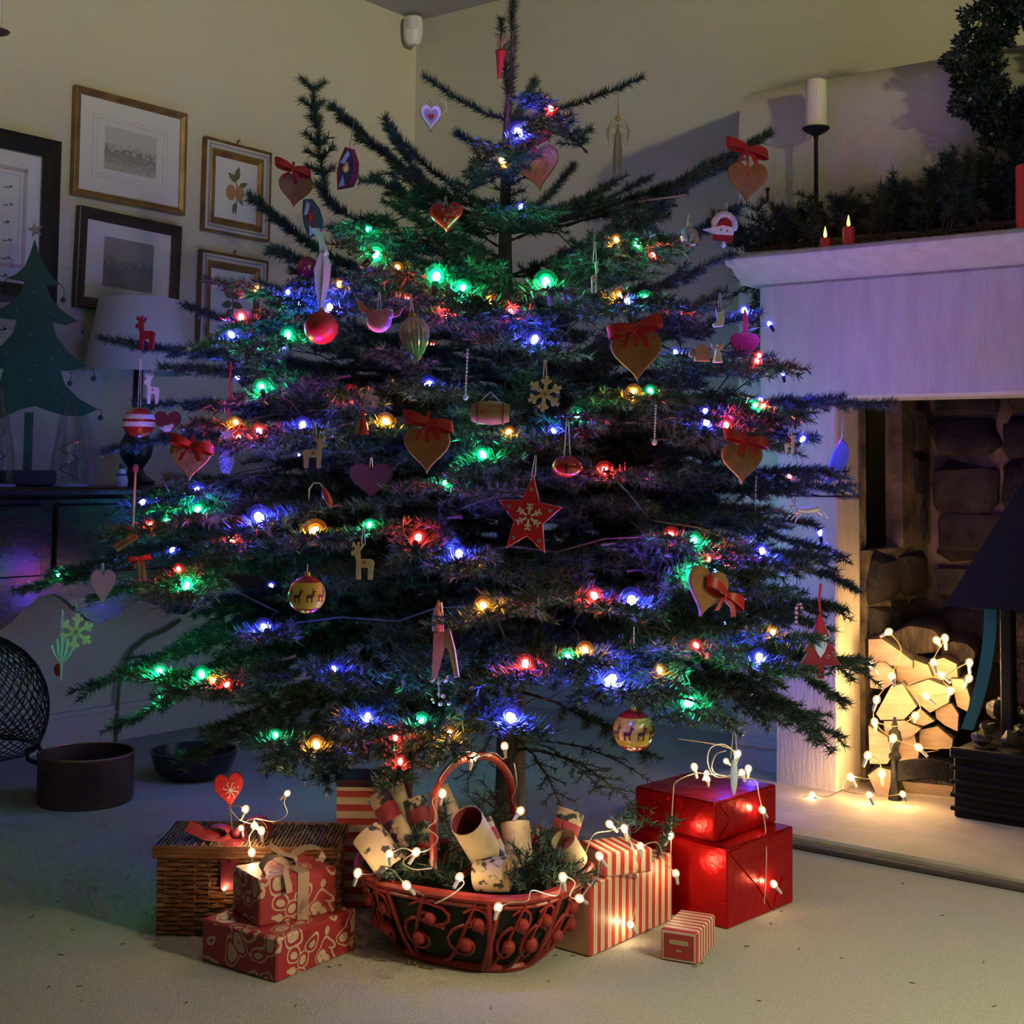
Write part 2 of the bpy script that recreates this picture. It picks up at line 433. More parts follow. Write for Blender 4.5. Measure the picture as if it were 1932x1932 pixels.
logs = [
    (1680, 1232, [(-38, -22), (-15, -24), (15, -5), (38, 12), (38, 24), (0, 22), (-38, 24)], 'split log with pale end under the dark top log'),
    (1662, 1275, [(-20, -20), (8, -24), (24, -10), (26, 8), (4, 24), (-18, 22)], 'small rounded split log high against the stone pillar'),
    (1722, 1270, [(-32, 8), (-26, -18), (0, -24), (26, -16), (34, 4), (20, 20), (-24, 20)], 'pale grey-ended round log in the top row'),
    (1776, 1262, [(-22, -10), (4, -20), (26, -10), (28, 14), (0, 20), (-22, 14)], 'short pale log behind the glowing bulbs at the top'),
    (1690, 1328, [(-34, 20), (-8, -30), (12, -36), (36, 2), (14, 26), (-26, 30)], 'large triangular split log in the middle of the stack'),
    (1752, 1312, [(-38, -12), (0, -28), (40, -14), (34, 10), (2, 30), (-14, 18)], 'wide wedge log lit amber in the middle row'),
    (1810, 1305, [(-14, -22), (8, -22), (18, 10), (14, 34), (-4, 26)], 'narrow pale log at the open end of the stack'),
    (1700, 1376, [(-30, -12), (6, -16), (34, -4), (20, 10), (-6, 16), (-28, 8)], 'flat wedge log beneath the large triangular log'),
    (1736, 1352, [(-20, 2), (0, -14), (24, 6), (6, 16), (-14, 12)], 'small glowing wedge squeezed between middle logs'),
    (1784, 1350, [(-18, -16), (10, -22), (22, -4), (20, 26), (0, 18), (-16, 6)], 'oval grey-ended log over the iron wing'),
    (1665, 1406, [(-24, -32), (4, -18), (28, -2), (8, 32), (-22, 34)], 'split log with amber end beside the iron post'),
    (1760, 1394, [(-24, -14), (8, -22), (34, -2), (32, 14), (0, 18), (-22, 16)], 'half-round log resting over the iron wing'),
    (1718, 1412, [(-20, -22), (6, -28), (14, 8), (10, 30), (-24, 30)], 'brown-ended log behind the iron post'),
    (1668, 1476, [(-28, -10), (-8, -26), (22, -20), (28, 12), (10, 26), (-12, 24)], 'lowest split log on the hearth, brightly lit'),
    (1750, 1498, [(-44, -18), (44, -18), (38, 8), (0, 18), (-36, 6)], 'half-round log lying under the iron wing'),
]
for i, (x, y, o, lab) in enumerate(logs): log_piece(x, y, [(a * 1.08, b * 1.08) for a, b in o], lab, dep=3.66 if y < 1300 else 3.62)
# the dark bark-topped logs on the stack
for (x, y, wd, hh, lab, sd) in ((1728, 1208, 100, 52, 'dark bark-covered log crowning the stack', 1), (1806, 1232, 62, 44, 'mossy dark log with a rounded back on top', 2)):
    o = log_piece(x, y, blob(wd, hh, 14, sd), lab, dep=3.74)
    for ch in o.children:
        if ch.name.startswith('cut_face'): ch.data.materials[0] = barkm

g = thing('fire_basket', 'black iron fire basket with hood and finial posts', 'fire basket', P0 + V * 0.42 + U * 0.02)
gb = P0 + V * 0.42 + U * 0.02
def GB(name, lo, hi, bev=0.004, mat=ironm):
    o = frame_box(name, P0, V, U, lo, hi, mat, None, bev); o.parent = g; o.location = -gb; return o
pp = at(1689, 1530, 3.56) - gb
px_ = 3.56 / F
def fin(y): return (1527 - y) * px_ + pp.z
m2 = MB(); m2.lathe([(.018, 0), (.017, .012), (.013, .03), (.011, .045), (.010, .10), (.016, .104), (.016, .112), (.010, .118), (.009, .128), (.018, .15), (.015, .17), (.007, .178), (.009, .186), (.006, .194), (.004, .206), (.0, .208)], 12)
m2.build('finial_post', ironm, g, loc=(pp.x, pp.y, 0.022))
w0, w1 = at(1694, 1455, 3.55) - gb, at(1800, 1462, 3.50) - gb
m2 = MB(); m2.ribbon([w0 + (w1 - w0) * t + Vector((0, 0, .012 * math.sin(3 * t))) for t in (0, .2, .4, .6, .8, 1)], (0, 0, 0.024), 0.012)
m2.build('side_wing', ironm, g)
GB('grate_box', (0.325, -0.06, 0.022), (0.90, 0.30, 0.185)); GB('grate_bar', (0.32, -0.075, 0.165), (0.91, -0.06, 0.19))
for z in (0.04, 0.072, 0.104, 0.136): GB('grate_bar', (0.32, -0.072, z), (0.91, -0.062, z + 0.01), 0.002)
GB('back_post', (0.40, 0.06, 0.022), (0.43, 0.10, 0.54)); GB('back_post', (0.86, 0.06, 0.022), (0.88, 0.10, 0.54))
m2 = MB()
hd = [(0.317, -0.09, 0.53), (0.94, -0.09, 0.53), (0.94, 0.34, 0.53), (0.317, 0.34, 0.53), (0.54, 0.10, 0.98), (0.72, 0.10, 0.98), (0.72, 0.30, 0.98), (0.54, 0.30, 0.98)]
m2.add([P0 + V * a + U * b + Vector((0, 0, z)) - gb for a, b, z in hd], [(0, 1, 5, 4), (1, 2, 6, 5), (2, 3, 7, 6), (3, 0, 4, 7), (4, 5, 6, 7), (3, 2, 1, 0)])
m2.build('hood', ironm, g, smooth=0)
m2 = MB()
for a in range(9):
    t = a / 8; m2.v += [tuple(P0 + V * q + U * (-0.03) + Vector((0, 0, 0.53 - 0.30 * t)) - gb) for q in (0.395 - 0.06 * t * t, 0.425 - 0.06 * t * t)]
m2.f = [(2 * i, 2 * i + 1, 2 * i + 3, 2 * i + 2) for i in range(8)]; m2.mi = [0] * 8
o = m2.build('hood_bracket', M('oxidised_copper', (0.02, 0.17, 0.14), 0.5, metal=0.2), g, smooth=0)  # teal colour stands in for green light falling on the iron
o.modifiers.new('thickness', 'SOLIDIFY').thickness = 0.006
coalm = M('coal', (0.02, 0.019, 0.02), 0.45, col2=(0.06, 0.045, 0.03), nscale=30, bump=0.6, bscale=60)
for i in range(22):
    m2 = MB(); s = rng.uniform(0.022, 0.035); m2.sphere((0, 0, 0), (s, s * .8, s * .7), 8, 6)
    m2.v = [tuple(q + rng.uniform(-.004, .004) for q in p) for p in m2.v]
    p = P0 + V * (0.38 + (i % 6) * 0.075 + rng.uniform(-.015, .015)) + U * (0.0 + (i // 6) * 0.06) + Vector((0, 0, 0.20 + 0.022 * (i // 6) + rng.uniform(0, .02)))
    tag(m2.build('coal_lump', coalm, loc=p, smooth=25), 'dull black lump of coal heaped in the fire basket', 'coal', 'coal in the fire basket')

# ================================================================== picture wall
def on_wall(px, py, off=0.0): return hit(px, py, CR + V * off, V)
def wframe(name, label, cat, tl, tr, bl, br, build):
    """A thing on the picture wall spanning four corner pixels; build(t, W, Hh) works in x along the wall, y towards the wall, z up."""
    a, b, c, d = (on_wall(*p) for p in (tl, tr, bl, br))
    cen = (a + b + c + d) / 4
    W = ((b - a).length + (d - c).length) / 2; Hh = ((a - c).length + (b - d).length) / 2
    xd = ((b - a) + (d - c)); t_ = math.atan2(xd.z, Vector((xd.x, xd.y)).length)
    o = thing(name, label, cat, cen + V * 0.004)
    # local x -> U, local y -> -V, local z -> up
    R = Matrix((U, -V, Vector((0, 0, 1)))).transposed()
    o.rotation_euler = (R @ Matrix.Rotation(-t_ * 0.5, 3, 'Y')).to_euler()
    build(o, W, Hh); return o
def moulding(t, W, Hh, bw, y0, y1, mat, name='frame_rail', step=None):
    """Four mitred rails; the front face slopes back towards the opening."""
    oc = [(-W / 2, -Hh / 2), (W / 2, -Hh / 2), (W / 2, Hh / 2), (-W / 2, Hh / 2)]
    ic = [(-W / 2 + bw, -Hh / 2 + bw), (W / 2 - bw, -Hh / 2 + bw), (W / 2 - bw, Hh / 2 - bw), (-W / 2 + bw, Hh / 2 - bw)]
    for i in range(4):
        j = (i + 1) % 4; vs = []
        for q in (i, j):
            o_, n_ = Vector(oc[q]), Vector(ic[q])
            for f_, y in ((0, y1), (0, y0 + 0.002), (0.12, y0), (0.45, y0 + 0.001), (0.7, y0 + 0.005), (1, y0 + 0.008), (1, y1)):
                p = o_.lerp(n_, f_); vs.append((p.x, y, p.y))
        fs_ = [(a, (a + 1) % 7, 7 + (a + 1) % 7, 7 + a) for a in range(7)] + [tuple(range(7)), tuple(range(7, 14))[::-1]]
        m2 = MB(); m2.add(vs, fs_); m2.build(name, mat, t, smooth=25)
gilt = M('gilt_brown_frame', (0.30, 0.17, 0.055), 0.4, metal=0.35, col2=(0.16, 0.085, 0.03), nscale=14)
darkwood = M('dark_wood_frame', (0.028, 0.012, 0.009), 0.35, col2=(0.045, 0.02, 0.014), nscale=20, stretch=(1, 1, 6))
blackwood = M('black_wood_frame', (0.008, 0.007, 0.008), 0.3)
mountm = M('ivory_mount_board', (0.60, 0.60, 0.58), 0.8)
mountline = M('mount_wash_line', (0.45, 0.46, 0.44), 0.8)
pinkline = M('pink_wash_line', (0.45, 0.33, 0.29), 0.8)
creamstrip = M('cream_painted_moulding', (0.52, 0.50, 0.44), 0.5)
glassm = M('picture_glass', (1, 1, 1), 0.03, alpha=0.08)
def plate(t, x0, x1, z0, z1, y, mat, name, th=0.002):
    m2 = MB(); m2.box(((x0 + x1) / 2, y, (z0 + z1) / 2), (x1 - x0, th, z1 - z0)); return m2.build(name, mat, t, smooth=0)
def hairline(t, x0, x1, z0, z1, y, mat, wd=0.0016):
    m2 = MB()
    for (a, b, c, d) in ((x0, x1, z0, z0 + wd), (x0, x1, z1 - wd, z1), (x0, x0 + wd, z0, z1), (x1 - wd, x1, z0, z1)):
        m2.box(((a + b) / 2, y, (c + d) / 2), (b - a, 0.001, d - c))
    return m2.build('mount_line', mat, t, smooth=0)
def etching(name, sky, mid, dark, seed):
    """Ink landscape: pale sky above a dark broken tree line and scribbled ground, in picture height."""
    m = bpy.data.materials.new(name); m.use_nodes = True; nt = m.node_tree; b = nt.nodes['Principled BSDF']; b.inputs['Roughness'].default_value = 0.8
    tc = nt.nodes.new('ShaderNodeTexCoord'); sp = nt.nodes.new('ShaderNodeSeparateXYZ'); nt.links.new(tc.outputs['Generated'], sp.inputs[0])
    mp = nt.nodes.new('ShaderNodeMapping'); mp.inputs['Location'].default_value = (seed, 0, 0); mp.inputs['Scale'].default_value = (7, 1, 9)
    nt.links.new(tc.outputs['Generated'], mp.inputs[0])
    n = nt.nodes.new('ShaderNodeTexNoise'); n.inputs['Scale'].default_value = 1.4; n.inputs['Detail'].default_value = 6; nt.links.new(mp.outputs[0], n.inputs['Vector'])
    r = nt.nodes.new('ShaderNodeValToRGB')
    for p, c in ((0.42, dark), (0.5, mid)): r.color_ramp.elements.new(p).color = (*c, 1)
    r.color_ramp.elements[0].color = (*mid, 1); r.color_ramp.elements[-1].color = (*sky, 1); r.color_ramp.elements[-1].position = 0.62
    ad = nt.nodes.new('ShaderNodeMath'); ad.operation = 'MULTIPLY_ADD'; ad.inputs[1].default_value = 0.8; nt.links.new(n.outputs['Fac'], ad.inputs[0])
    su = nt.nodes.new('ShaderNodeMath'); su.operation = 'SUBTRACT'; su.inputs[1].default_value = 0.42; nt.links.new(sp.outputs[2], su.inputs[0])
    nt.links.new(su.outputs[0], ad.inputs[2]); nt.links.new(ad.outputs[0], r.inputs[0]); nt.links.new(r.outputs[0], b.inputs['Base Color'])
    return m
def landscape_frame(rail, bw, art, ax, az, lines):
    def f(t, W, Hh):
        moulding(t, W, Hh, bw, -0.022, -0.002, rail)
        plate(t, -W / 2 + bw * .8, W / 2 - bw * .8, -Hh / 2 + bw * .8, Hh / 2 - bw * .8, -0.008, mountm, 'mount')
        if lines:
            for k in (1.45, 1.3): hairline(t, -W * ax * k / 2, W * ax * k / 2, Hh * .0 - Hh * az * k / 2, Hh * az * k / 2, -0.0096, mountline)
        plate(t, -W * ax / 2, W * ax / 2, -Hh * az / 2, Hh * az / 2, -0.0095, art, 'print')
        plate(t, -W / 2 + bw * .9, W / 2 - bw * .9, -Hh / 2 + bw * .9, Hh / 2 - bw * .9, -0.0125, glassm, 'glazing', 0.001)
    return f
wframe('framed_engraving', 'wide gilt-brown frame holding a small pale landscape engraving', 'picture', (138, 164), (351, 217), (127, 366), (335, 408),
       landscape_frame(gilt, 0.022, etching('pale_etching', (0.42, 0.43, 0.38), (0.33, 0.33, 0.26), (0.10, 0.10, 0.075), 0.0), 0.46, 0.40, True))
wframe('framed_engraving', 'dark brown frame with a near-black country print, behind the lampshade', 'picture', (141, 388), (335, 429), (134, 573), (327, 612),
       landscape_frame(darkwood, 0.035, etching('dark_etching', (0.16, 0.16, 0.15), (0.10, 0.095, 0.09), (0.025, 0.024, 0.026), 3.3), 0.48, 0.50, False))
def big_black(t, W, Hh):
    moulding(t, W, Hh, 0.055, -0.03, -0.002, blackwood)
    plate(t, -W / 2 + .045, W / 2 - .045, -Hh / 2 + .045, Hh / 2 - .045, -0.008, mountm, 'mount')
    hairline(t, -W / 2 + .10, W / 2 - .10, -Hh / 2 + .10, Hh / 2 - .10, -0.0098, pinkline, 0.012)
    hairline(t, -W / 2 + .122, W / 2 - .122, -Hh / 2 + .122, Hh / 2 - .122, -0.0098, mountline, 0.003)
    m2 = MB()
    for i in range(9):
        z = Hh / 2 - 0.16 - i * 0.052
        m2.sphere((W / 2 - 0.155 + 0.006 * math.sin(i * 2.3), -0.010, z), (0.006, 0.001, 0.004), 6, 4); m2.box((W / 2 - 0.168, -0.010, z - 0.004), (0.016, 0.001, 0.003))
    m2.build('print', M('dark_ink', (0.03, 0.035, 0.05), 0.8), t)
    plate(t, -W / 2 + .05, W / 2 - .05, -Hh / 2 + .05, Hh / 2 - .05, -0.013, glassm, 'glazing', 0.001)
wframe('framed_print', 'large black-framed print cut off behind the green wooden tree', 'picture', (-250, 190), (108, 272), (-262, 540), (92, 578), big_black)
peach = M('print_fruit', (0.42, 0.20, 0.09), 0.8, col2=(0.36, 0.22, 0.07), nscale=40); leafp = M('print_leaf', (0.11, 0.13, 0.06), 0.8, col2=(0.16, 0.15, 0.07), nscale=60)
stemp = M('print_stem', (0.10, 0.06, 0.04), 0.8)
def fruit(kind):
    def f(t, W, Hh):
        moulding(t, W, Hh, 0.010, -0.020, -0.002, gilt, 'outer_edge')
        moulding(t, W - .018, Hh - .018, 0.024, -0.018, -0.002, creamstrip, 'frame_rail')
        hairline(t, -W / 2 + .018, W / 2 - .018, -Hh / 2 + .018, Hh / 2 - .018, -0.0182, M('grey_moulding_line', (0.20, 0.22, 0.24), 0.6), 0.003)
        moulding(t, W - .062, Hh - .062, 0.024, -0.014, -0.002, gilt, 'inner_slip')
        plate(t, -W / 2 + .05, W / 2 - .05, -Hh / 2 + .05, Hh / 2 - .05, -0.005, mountm, 'mount')
        s = Hh
        def lf(x, z, l, wd, a):
            out = [(x + math.cos(a) * l * q - math.sin(a) * wd * h_, z + math.sin(a) * l * q + math.cos(a) * wd * h_) for q, h_ in ((0, 0), (.3, .5), (.65, .42), (1, 0), (.65, -.42), (.3, -.5))]
            m2 = MB(); m2.prism(out, -0.0072, -0.006); m2.build('printed_leaf', leafp, t, smooth=0)
        m2 = MB(); m2.tube([(0.0, -0.0068, -s * .26), (0.004, -0.0068, 0), (-0.004, -0.0068, s * .12)], 0.0016, 5); m2.build('printed_stem', stemp, t)
        if kind == 0:
            for (x, z, l, wd, a) in ((-.004, s * .1, s * .17, s * .08, 1.3), (0, s * .09, s * .15, s * .07, 2.5), (.01, s * .04, s * .14, s * .06, .5), (0, -s * .13, s * .13, s * .06, -1.9), (.006, -s * .06, s * .12, s * .05, -.8)): lf(x, z, l, wd, a)
            for (x, z, rx, rz) in ((-s * .075, -s * .03, s * .068, s * .085), (s * .05, -s * .02, s * .058, s * .08)):
                m2 = MB(); m2.prism([(x + rx * math.cos(i * .42), z + rz * math.sin(i * .42)) for i in range(15)], -0.0078, -0.006); m2.build('printed_fruit', peach, t, smooth=0)
        else:
            for (x, z, l, wd, a) in ((0, s * .08, s * .18, s * .10, 1.57), (0, s * .05, s * .17, s * .10, 2.4), (0, s * .05, s * .17, s * .1, .7), (0, 0, s * .15, s * .08, 3.4), (0, 0, s * .15, s * .08, -.2), (0, -.02, s * .14, s * .07, -2.3)): lf(x, z, l, wd, a)
        m2 = MB(); m2.tube([(0, -0.012, Hh / 2), (0, -0.014, Hh / 2 + .012)], 0.0035, 6); m2.sphere((0, -0.014, Hh / 2 + .013), 0.005, 8, 6); m2.build('hanging_ring', gilt, t)
    return f
wframe('fruit_print', 'cream-striped frame with a print of two ripe peaches', 'picture', (382, 258), (508, 291), (374, 434), (498, 459), fruit(0))
wframe('fruit_print', 'lower cream-striped frame with a leaf sprig print, half behind the fir', 'picture', (372, 470), (500, 494), (366, 655), (492, 672), fruit(1))

# alarm sensor in the ceiling corner
sp = hit(780, 57, CR + (V - U) * 0.03, U)
s_ = thing('motion_sensor', 'white plastic motion sensor in the ceiling corner', 'sensor', at(779, 86, 5.30), (0, 0, -0.1))
m2 = MB(); k_ = 5.3 / F
m2.lathe([(0.0, 0), (.022, .002), (.034, .02), (.039, .05), (.039, .09), (.034, .112), (.02, .118), (0, .119)], 20); m2.v = [(x, y * .75, z) for x, y, z in m2.v]; m2.build('housing', M('white_plastic', (0.72, 0.70, 0.66), 0.4), s_)
m2 = MB(); m2.lathe([(.0, .055), (.024, .06), (.027, .08), (.022, .104), (0, .108)], 16); m2.v = [(x, y * .8 - .016, z) for x, y, z in m2.v]; m2.build('lens_window', M('sensor_lens', (0.62, 0.63, 0.62), 0.25), s_)
# wall sconce whose drip pan shows at the picture's edge
sc = thing('candle_sconce', 'brown wall sconce with a cream candle at the edge of the picture wall', 'sconce', at(-14, 62, 3.75))
m2 = MB(); m2.lathe([(0.0, -.008), (.02, -.006), (.042, .002), (.046, .006), (.04, .006), (.0, .002)], 20); m2.build('drip_pan', M('rust_iron', (0.09, 0.045, 0.025), 0.6), sc)
m2 = MB(); m2.lathe([(.0, .002), (.024, .002), (.024, .10), (.02, .104), (0, .102)], 16); m2.build('candle', M('ivory_wax', (0.70, 0.64, 0.48), 0.5), sc)
m2 = MB(); m2.tube([(0, 0, -.008), (-.005, .0, -.04), (-.05, .10, -.07), (-.08, .21, -.04)], .006, 8); m2.build('arm', M('rust_iron', (0.09, 0.045, 0.025), 0.6), sc)

# ------------------------------------------------------------------ sideboard and what stands on it
SB = 0.44; ST = 0.79
sbm = M('mahogany', (0.011, 0.005, 0.0045), 0.22, col2=(0.02, 0.009, 0.007), nscale=9, stretch=(1, 1, 7), spec=0.3)
e0 = on_wall(520, 900); tR = (CR - e0).dot(U)     # distance of the sideboard's end from the room corner
so = CR - U * tR; so.z = 0
sb = thing('sideboard', 'dark polished mahogany sideboard with scalloped apron under the pictures', 'sideboard', so)
def SBX(name, lo, hi, mat=sbm, bev=0.004, par=None):
    o = frame_box(name, Vector((0, 0, 0)), -U, V, lo, hi, mat, par or sb, bev); return o
SBX('top', (-0.02, 0.01, ST - 0.028), (2.4, SB + 0.02, ST), bev=0.008)
SBX('carcass', (0.0, 0.02, 0.52), (2.38, SB, ST - 0.028))
for a0 in (0.03, 0.63, 1.23, 1.83):
    d_ = SBX('drawer', (a0, SB, 0.56), (a0 + 0.56, SB + 0.012, ST - 0.045))
    for k in (0.15, 0.41):
        m2 = MB(); m2.sphere(tuple(-U * (a0 + k) + V * (SB + 0.022) + Vector((0, 0, 0.66))), 0.014, 10, 7); m2.build('knob', M('aged_brass', (0.25, 0.15, 0.05), 0.35, metal=0.8), d_)
m2 = MB(); out = [(0, 0.525), (2.38, 0.525)]
for i in range(61):
    a = 2.38 - 2.38 * i / 60; out.append((a, 0.46 + 0.035 * math.cos(a * 2 * math.pi / 0.30) + 0.02 * math.cos(a * 2 * math.pi / 0.6)))
n = len(out); vs = [tuple(-U * a + V * y + Vector((0, 0, z))) for y in (SB - 0.02, SB + 0.004) for a, z in out]
m2.add(vs, [tuple(range(n)), tuple(range(n, 2 * n))[::-1]] + [(j, n + j, n + (j + 1) % n, (j + 1) % n) for j in range(n)]); m2.build('apron', sbm, sb, smooth=40)
for a, y in ((0.05, 0.06), (0.05, SB - 0.04), (2.3, 0.06), (2.3, SB - 0.04)):
    m2 = MB(); c = -U * a + V * y
    m2.lathe([(.0, 0), (.018, 0), (.014, .03), (.016, .2), (.022, .36), (.026, .40), (.02, .42), (.026, .53)], 12, c=tuple(c)); m2.build('leg', sbm, sb)
def on_top(px, dist, z=ST):
    """Point over the sideboard seen at pixel column px, dist from the wall."""
    p = hit(px, 880, CR + V * dist, V); return Vector((p.x, p.y, z))
# green plywood tree on a stand
gp = on_top(60, 0.27); gy = gp.y; k_ = gy / F
gt = thing('wooden_tree_decoration', 'flat green wooden Christmas tree on a stand with little bells', 'decoration', gp, (0, 0, 0.25))
def gx(px, py): q = at(px, py, gy); return (q.x - gp.x, q.z - gp.z)
half = [(66, 452), (58, 480), (48, 505), (32, 520), (16, 527), (48, 532), (42, 552), (28, 570), (10, 582), (-12, 588), (-20, 595), (8, 602), (34, 605), (28, 628), (8, 652), (-20, 672), (-42, 682), (-20, 694), (10, 697), (5, 720), (-20, 748), (-52, 772), (-30, 786), (5, 790), (40, 772)]
left = [gx(x, y) for x, y in half]; cx = gx(66, 452)[0]
rt = [gx(x, y) for x, y in ((180, 770), (150, 785), (120, 784), (90, 775), (66, 766))][::-1]
right = [gx(x, y) for x, y in ((74, 480), (88, 508), (100, 525), (112, 535), (98, 537), (86, 536), (94, 560), (110, 580), (128, 594), (142, 603), (122, 612), (98, 608), (104, 632), (122, 658), (142, 677), (160, 688), (138, 697), (112, 699), (120, 725), (146, 752), (180, 771), (150, 785), (120, 784), (90, 775))]
m2 = MB(); m2.prism(left + [gx(66, 766)] + right[::-1], -0.008, 0.008); m2.build('tree_panel', M('green_painted_ply', (0.012, 0.085, 0.045), 0.45, col2=(0.010, 0.065, 0.035), nscale=12), gt, smooth=0)
m2 = MB(); m2.box((cx, 0, 0.10), (0.022, 0.018, 0.20)); m2.build('pole', M('green_painted_ply', (0, 0, 0)), gt, smooth=0)
m2 = MB(); m2.bbox((cx, 0, 0.022), (0.145, 0.09, 0.042), 0.003); m2.build('stand_block', M('dark_green_block', (0.012, 0.03, 0.03), 0.5), gt)
sx, sz = gx(67, 434)
def star_out(r0, r1, n=5, rot=math.pi / 2, cx=0, cz=0): return [(cx + (r0 if i % 2 == 0 else r1) * math.cos(rot + math.pi * i / n), cz + (r0 if i % 2 == 0 else r1) * math.sin(rot + math.pi * i / n)) for i in range(2 * n)]
m2 = MB(); m2.prism(star_out(.021, .009, cx=sx, cz=sz, rot=1.8), -0.012, 0.012, 0.004); m2.build('star', M('silver_star', (0.6, 0.55, 0.6), 0.25, metal=0.9), gt, smooth=0)
wirem = M('dark_wire', (0.06, 0.06, 0.065), 0.4, metal=0.7)
for (tx, ty, bx, by) in ((112, 535, 117, 560), (142, 603, 154, 620), (160, 688, 172, 708), (180, 771, 185, 783), (16, 527, 2, 545), (128, 700, 129, 718)):
    a = gx(tx, ty); b = gx(bx, by); m2 = MB()
    m2.tube([(a[0], 0, a[1]), ((a[0] + b[0]) / 2 + .006, 0, (a[1] + b[1]) / 2 + .006), (b[0] + .002, 0, b[1] + .01), (b[0], 0, b[1])], 0.0009, 4); bl = m2.build('bell_wire', wirem, gt)
    m2 = MB(); m2.sphere((b[0], 0, b[1] - .006), (.0075, .0075, .008), 10, 7); m2.tube([(b[0], -.0079, b[1] - .010), (b[0], -.0079, b[1] - .004)], .001, 4); m2.build('jingle_bell', M('grey_bell', (0.10, 0.11, 0.12), 0.3, metal=0.8), bl)
m2 = MB()
for (x, y) in ((66, 505), (64, 552), (34, 587), (91, 590), (59, 632), (15, 668), (98, 677), (58, 717), (10, 745), (105, 753), (70, 690)):
    a = gx(x, y); m2.box((a[0], -0.0088, a[1]), (.005, .0015, .005), Matrix.Rotation(.78, 3, 'Y'))
m2.build('painted_dots', M('pale_dot', (0.10, 0.20, 0.22), 0.5), gt, smooth=0)

# table lamp
lp = on_top(256, 0.20); ly = lp.y
lk = ly / F
def lz(py): return at(256, py, ly).z - ST
lt = thing('table_lamp', 'table lamp with cream drum shade and dark turned base', 'lamp', lp)
m2 = MB(); zt, zb = lz(566), lz(704); r0, r1 = 76 * lk, 101 * lk
m2.lathe([(r1, zb), (r0, zt), (r0 - .002, zt), (r1 - .002, zb)], 40); m2.f = m2.f[:-2]; m2.mi = m2.mi[:-2]
m2.f += [(j, 3 * 40 + j, 3 * 40 + (j + 1) % 40, (j + 1) % 40) for j in range(40)]; m2.mi += [0] * 40
m2.build('lamp_shade', M('cream_shade_fabric', (0.52, 0.50, 0.42), 0.85), lt)
m2 = MB(); m2.lathe([(0, 0), (.055, 0), (.058, .012), (.03, .03), (.022, .05), (.045, .085), (.05, .12), (.03, .16), (.016, .20), (.014, zb + .02), (.03, zb + .022), (.03, zb + .05), (.008, zb + .055), (.008, zt - .03), (0, zt - .03)], 24); m2.build('base', M('black_lamp_base', (0.014, 0.012, 0.014), 0.35), lt)
m2 = MB()
for a in (0, 2.09, 4.19): m2.tube([(0, 0, zt - .03), (r0 * .97 * math.cos(a), r0 * .97 * math.sin(a), zt - .006)], .0015, 5)
m2.build('shade_carrier', wirem, lt)

# glass cones with specks of light, snowman, second glass
clear = bpy.data.materials.new('clear_glass'); clear.use_nodes = True
cn = clear.node_tree; cn.nodes.clear(); g1 = cn.nodes.new('ShaderNodeBsdfGlossy'); g1.inputs['Roughness'].default_value = 0.04; g2 = cn.nodes.new('ShaderNodeBsdfTransparent'); g2.inputs[0].default_value = (0.93, 0.95, 0.95, 1)
fr = cn.nodes.new('ShaderNodeFresnel'); mx = cn.nodes.new('ShaderNodeMixShader'); oo = cn.nodes.new('ShaderNodeOutputMaterial')
mm = cn.nodes.new('ShaderNodeMath'); mm.operation = 'MINIMUM'; mm.inputs[1].default_value = 0.22; cn.links.new(fr.outputs[0], mm.inputs[0]); cn.links.new(mm.outputs[0], mx.inputs[0]); cn.links.new(g2.outputs[0], mx.inputs[1]); cn.links.new(g1.outputs[0], mx.inputs[2]); cn.links.new(mx.outputs[0], oo.inputs[0])
MATS['clear_glass'] = clear
def vase(px, dist, label, h, r):
    p = on_top(px, dist); t = thing('glass_vase', label, 'vase', p)
    m2 = MB(); m2.lathe([(0, .003), (r, .003), (r * 1.02, .01), (r * .95, h * .3), (r * .6, h * .75), (r * .34, h), (r * .34 - .002, h), (r * .58, h * .75), (r * .92, h * .3), (r * .95, .014), (0, .014)], 28); m2.build('glass_body', clear, t)
    m2 = MB(); m2.lathe([(0, 0), (r * 1.05, 0), (r * 1.05, .006), (0, .006)], 28); m2.build('foot', M('frosted_glass', (0.25, 0.33, 0.38), 0.3), t)
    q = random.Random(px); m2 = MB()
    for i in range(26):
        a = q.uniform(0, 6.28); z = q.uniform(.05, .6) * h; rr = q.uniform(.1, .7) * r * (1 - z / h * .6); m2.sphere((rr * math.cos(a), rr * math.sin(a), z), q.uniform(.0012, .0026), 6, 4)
    m2.build('glitter', M('silver_glitter', (0.8, 0.8, 0.85), 0.2, metal=1.0), t)  # bright metal beads imitate specks of fairy light in the glass
    m2 = MB(); m2.tube([(r * .5 * math.cos(i * .8), r * .5 * math.sin(i * .8), .016 + i * h * .03) for i in range(18)], .0012, 5); m2.build('wire_coil', wirem, t)
    return t
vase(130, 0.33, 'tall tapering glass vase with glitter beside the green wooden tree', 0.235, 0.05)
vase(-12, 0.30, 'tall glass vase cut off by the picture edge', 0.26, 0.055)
wp = on_top(230, 0.36); t = thing('snowman_figurine', 'small white snowman figurine on the sideboard', 'figurine', wp)
m2 = MB(); m2.lathe([(0, 0), (.016, 0), (.0185, .012), (.016, .026), (.011, .031), (.0125, .04), (.009, .05), (0, .054)], 16); m2.build('body', M('white_ceramic', (0.55, 0.58, 0.6), 0.35), t)
m2 = MB(); m2.lathe([(0, .048), (.0115, .048), (.0115, .051), (.0075, .051), (.0075, .064), (0, .064)], 14); m2.build('hat', M('grey_felt', (0.07, 0.07, 0.08), 0.9), t)
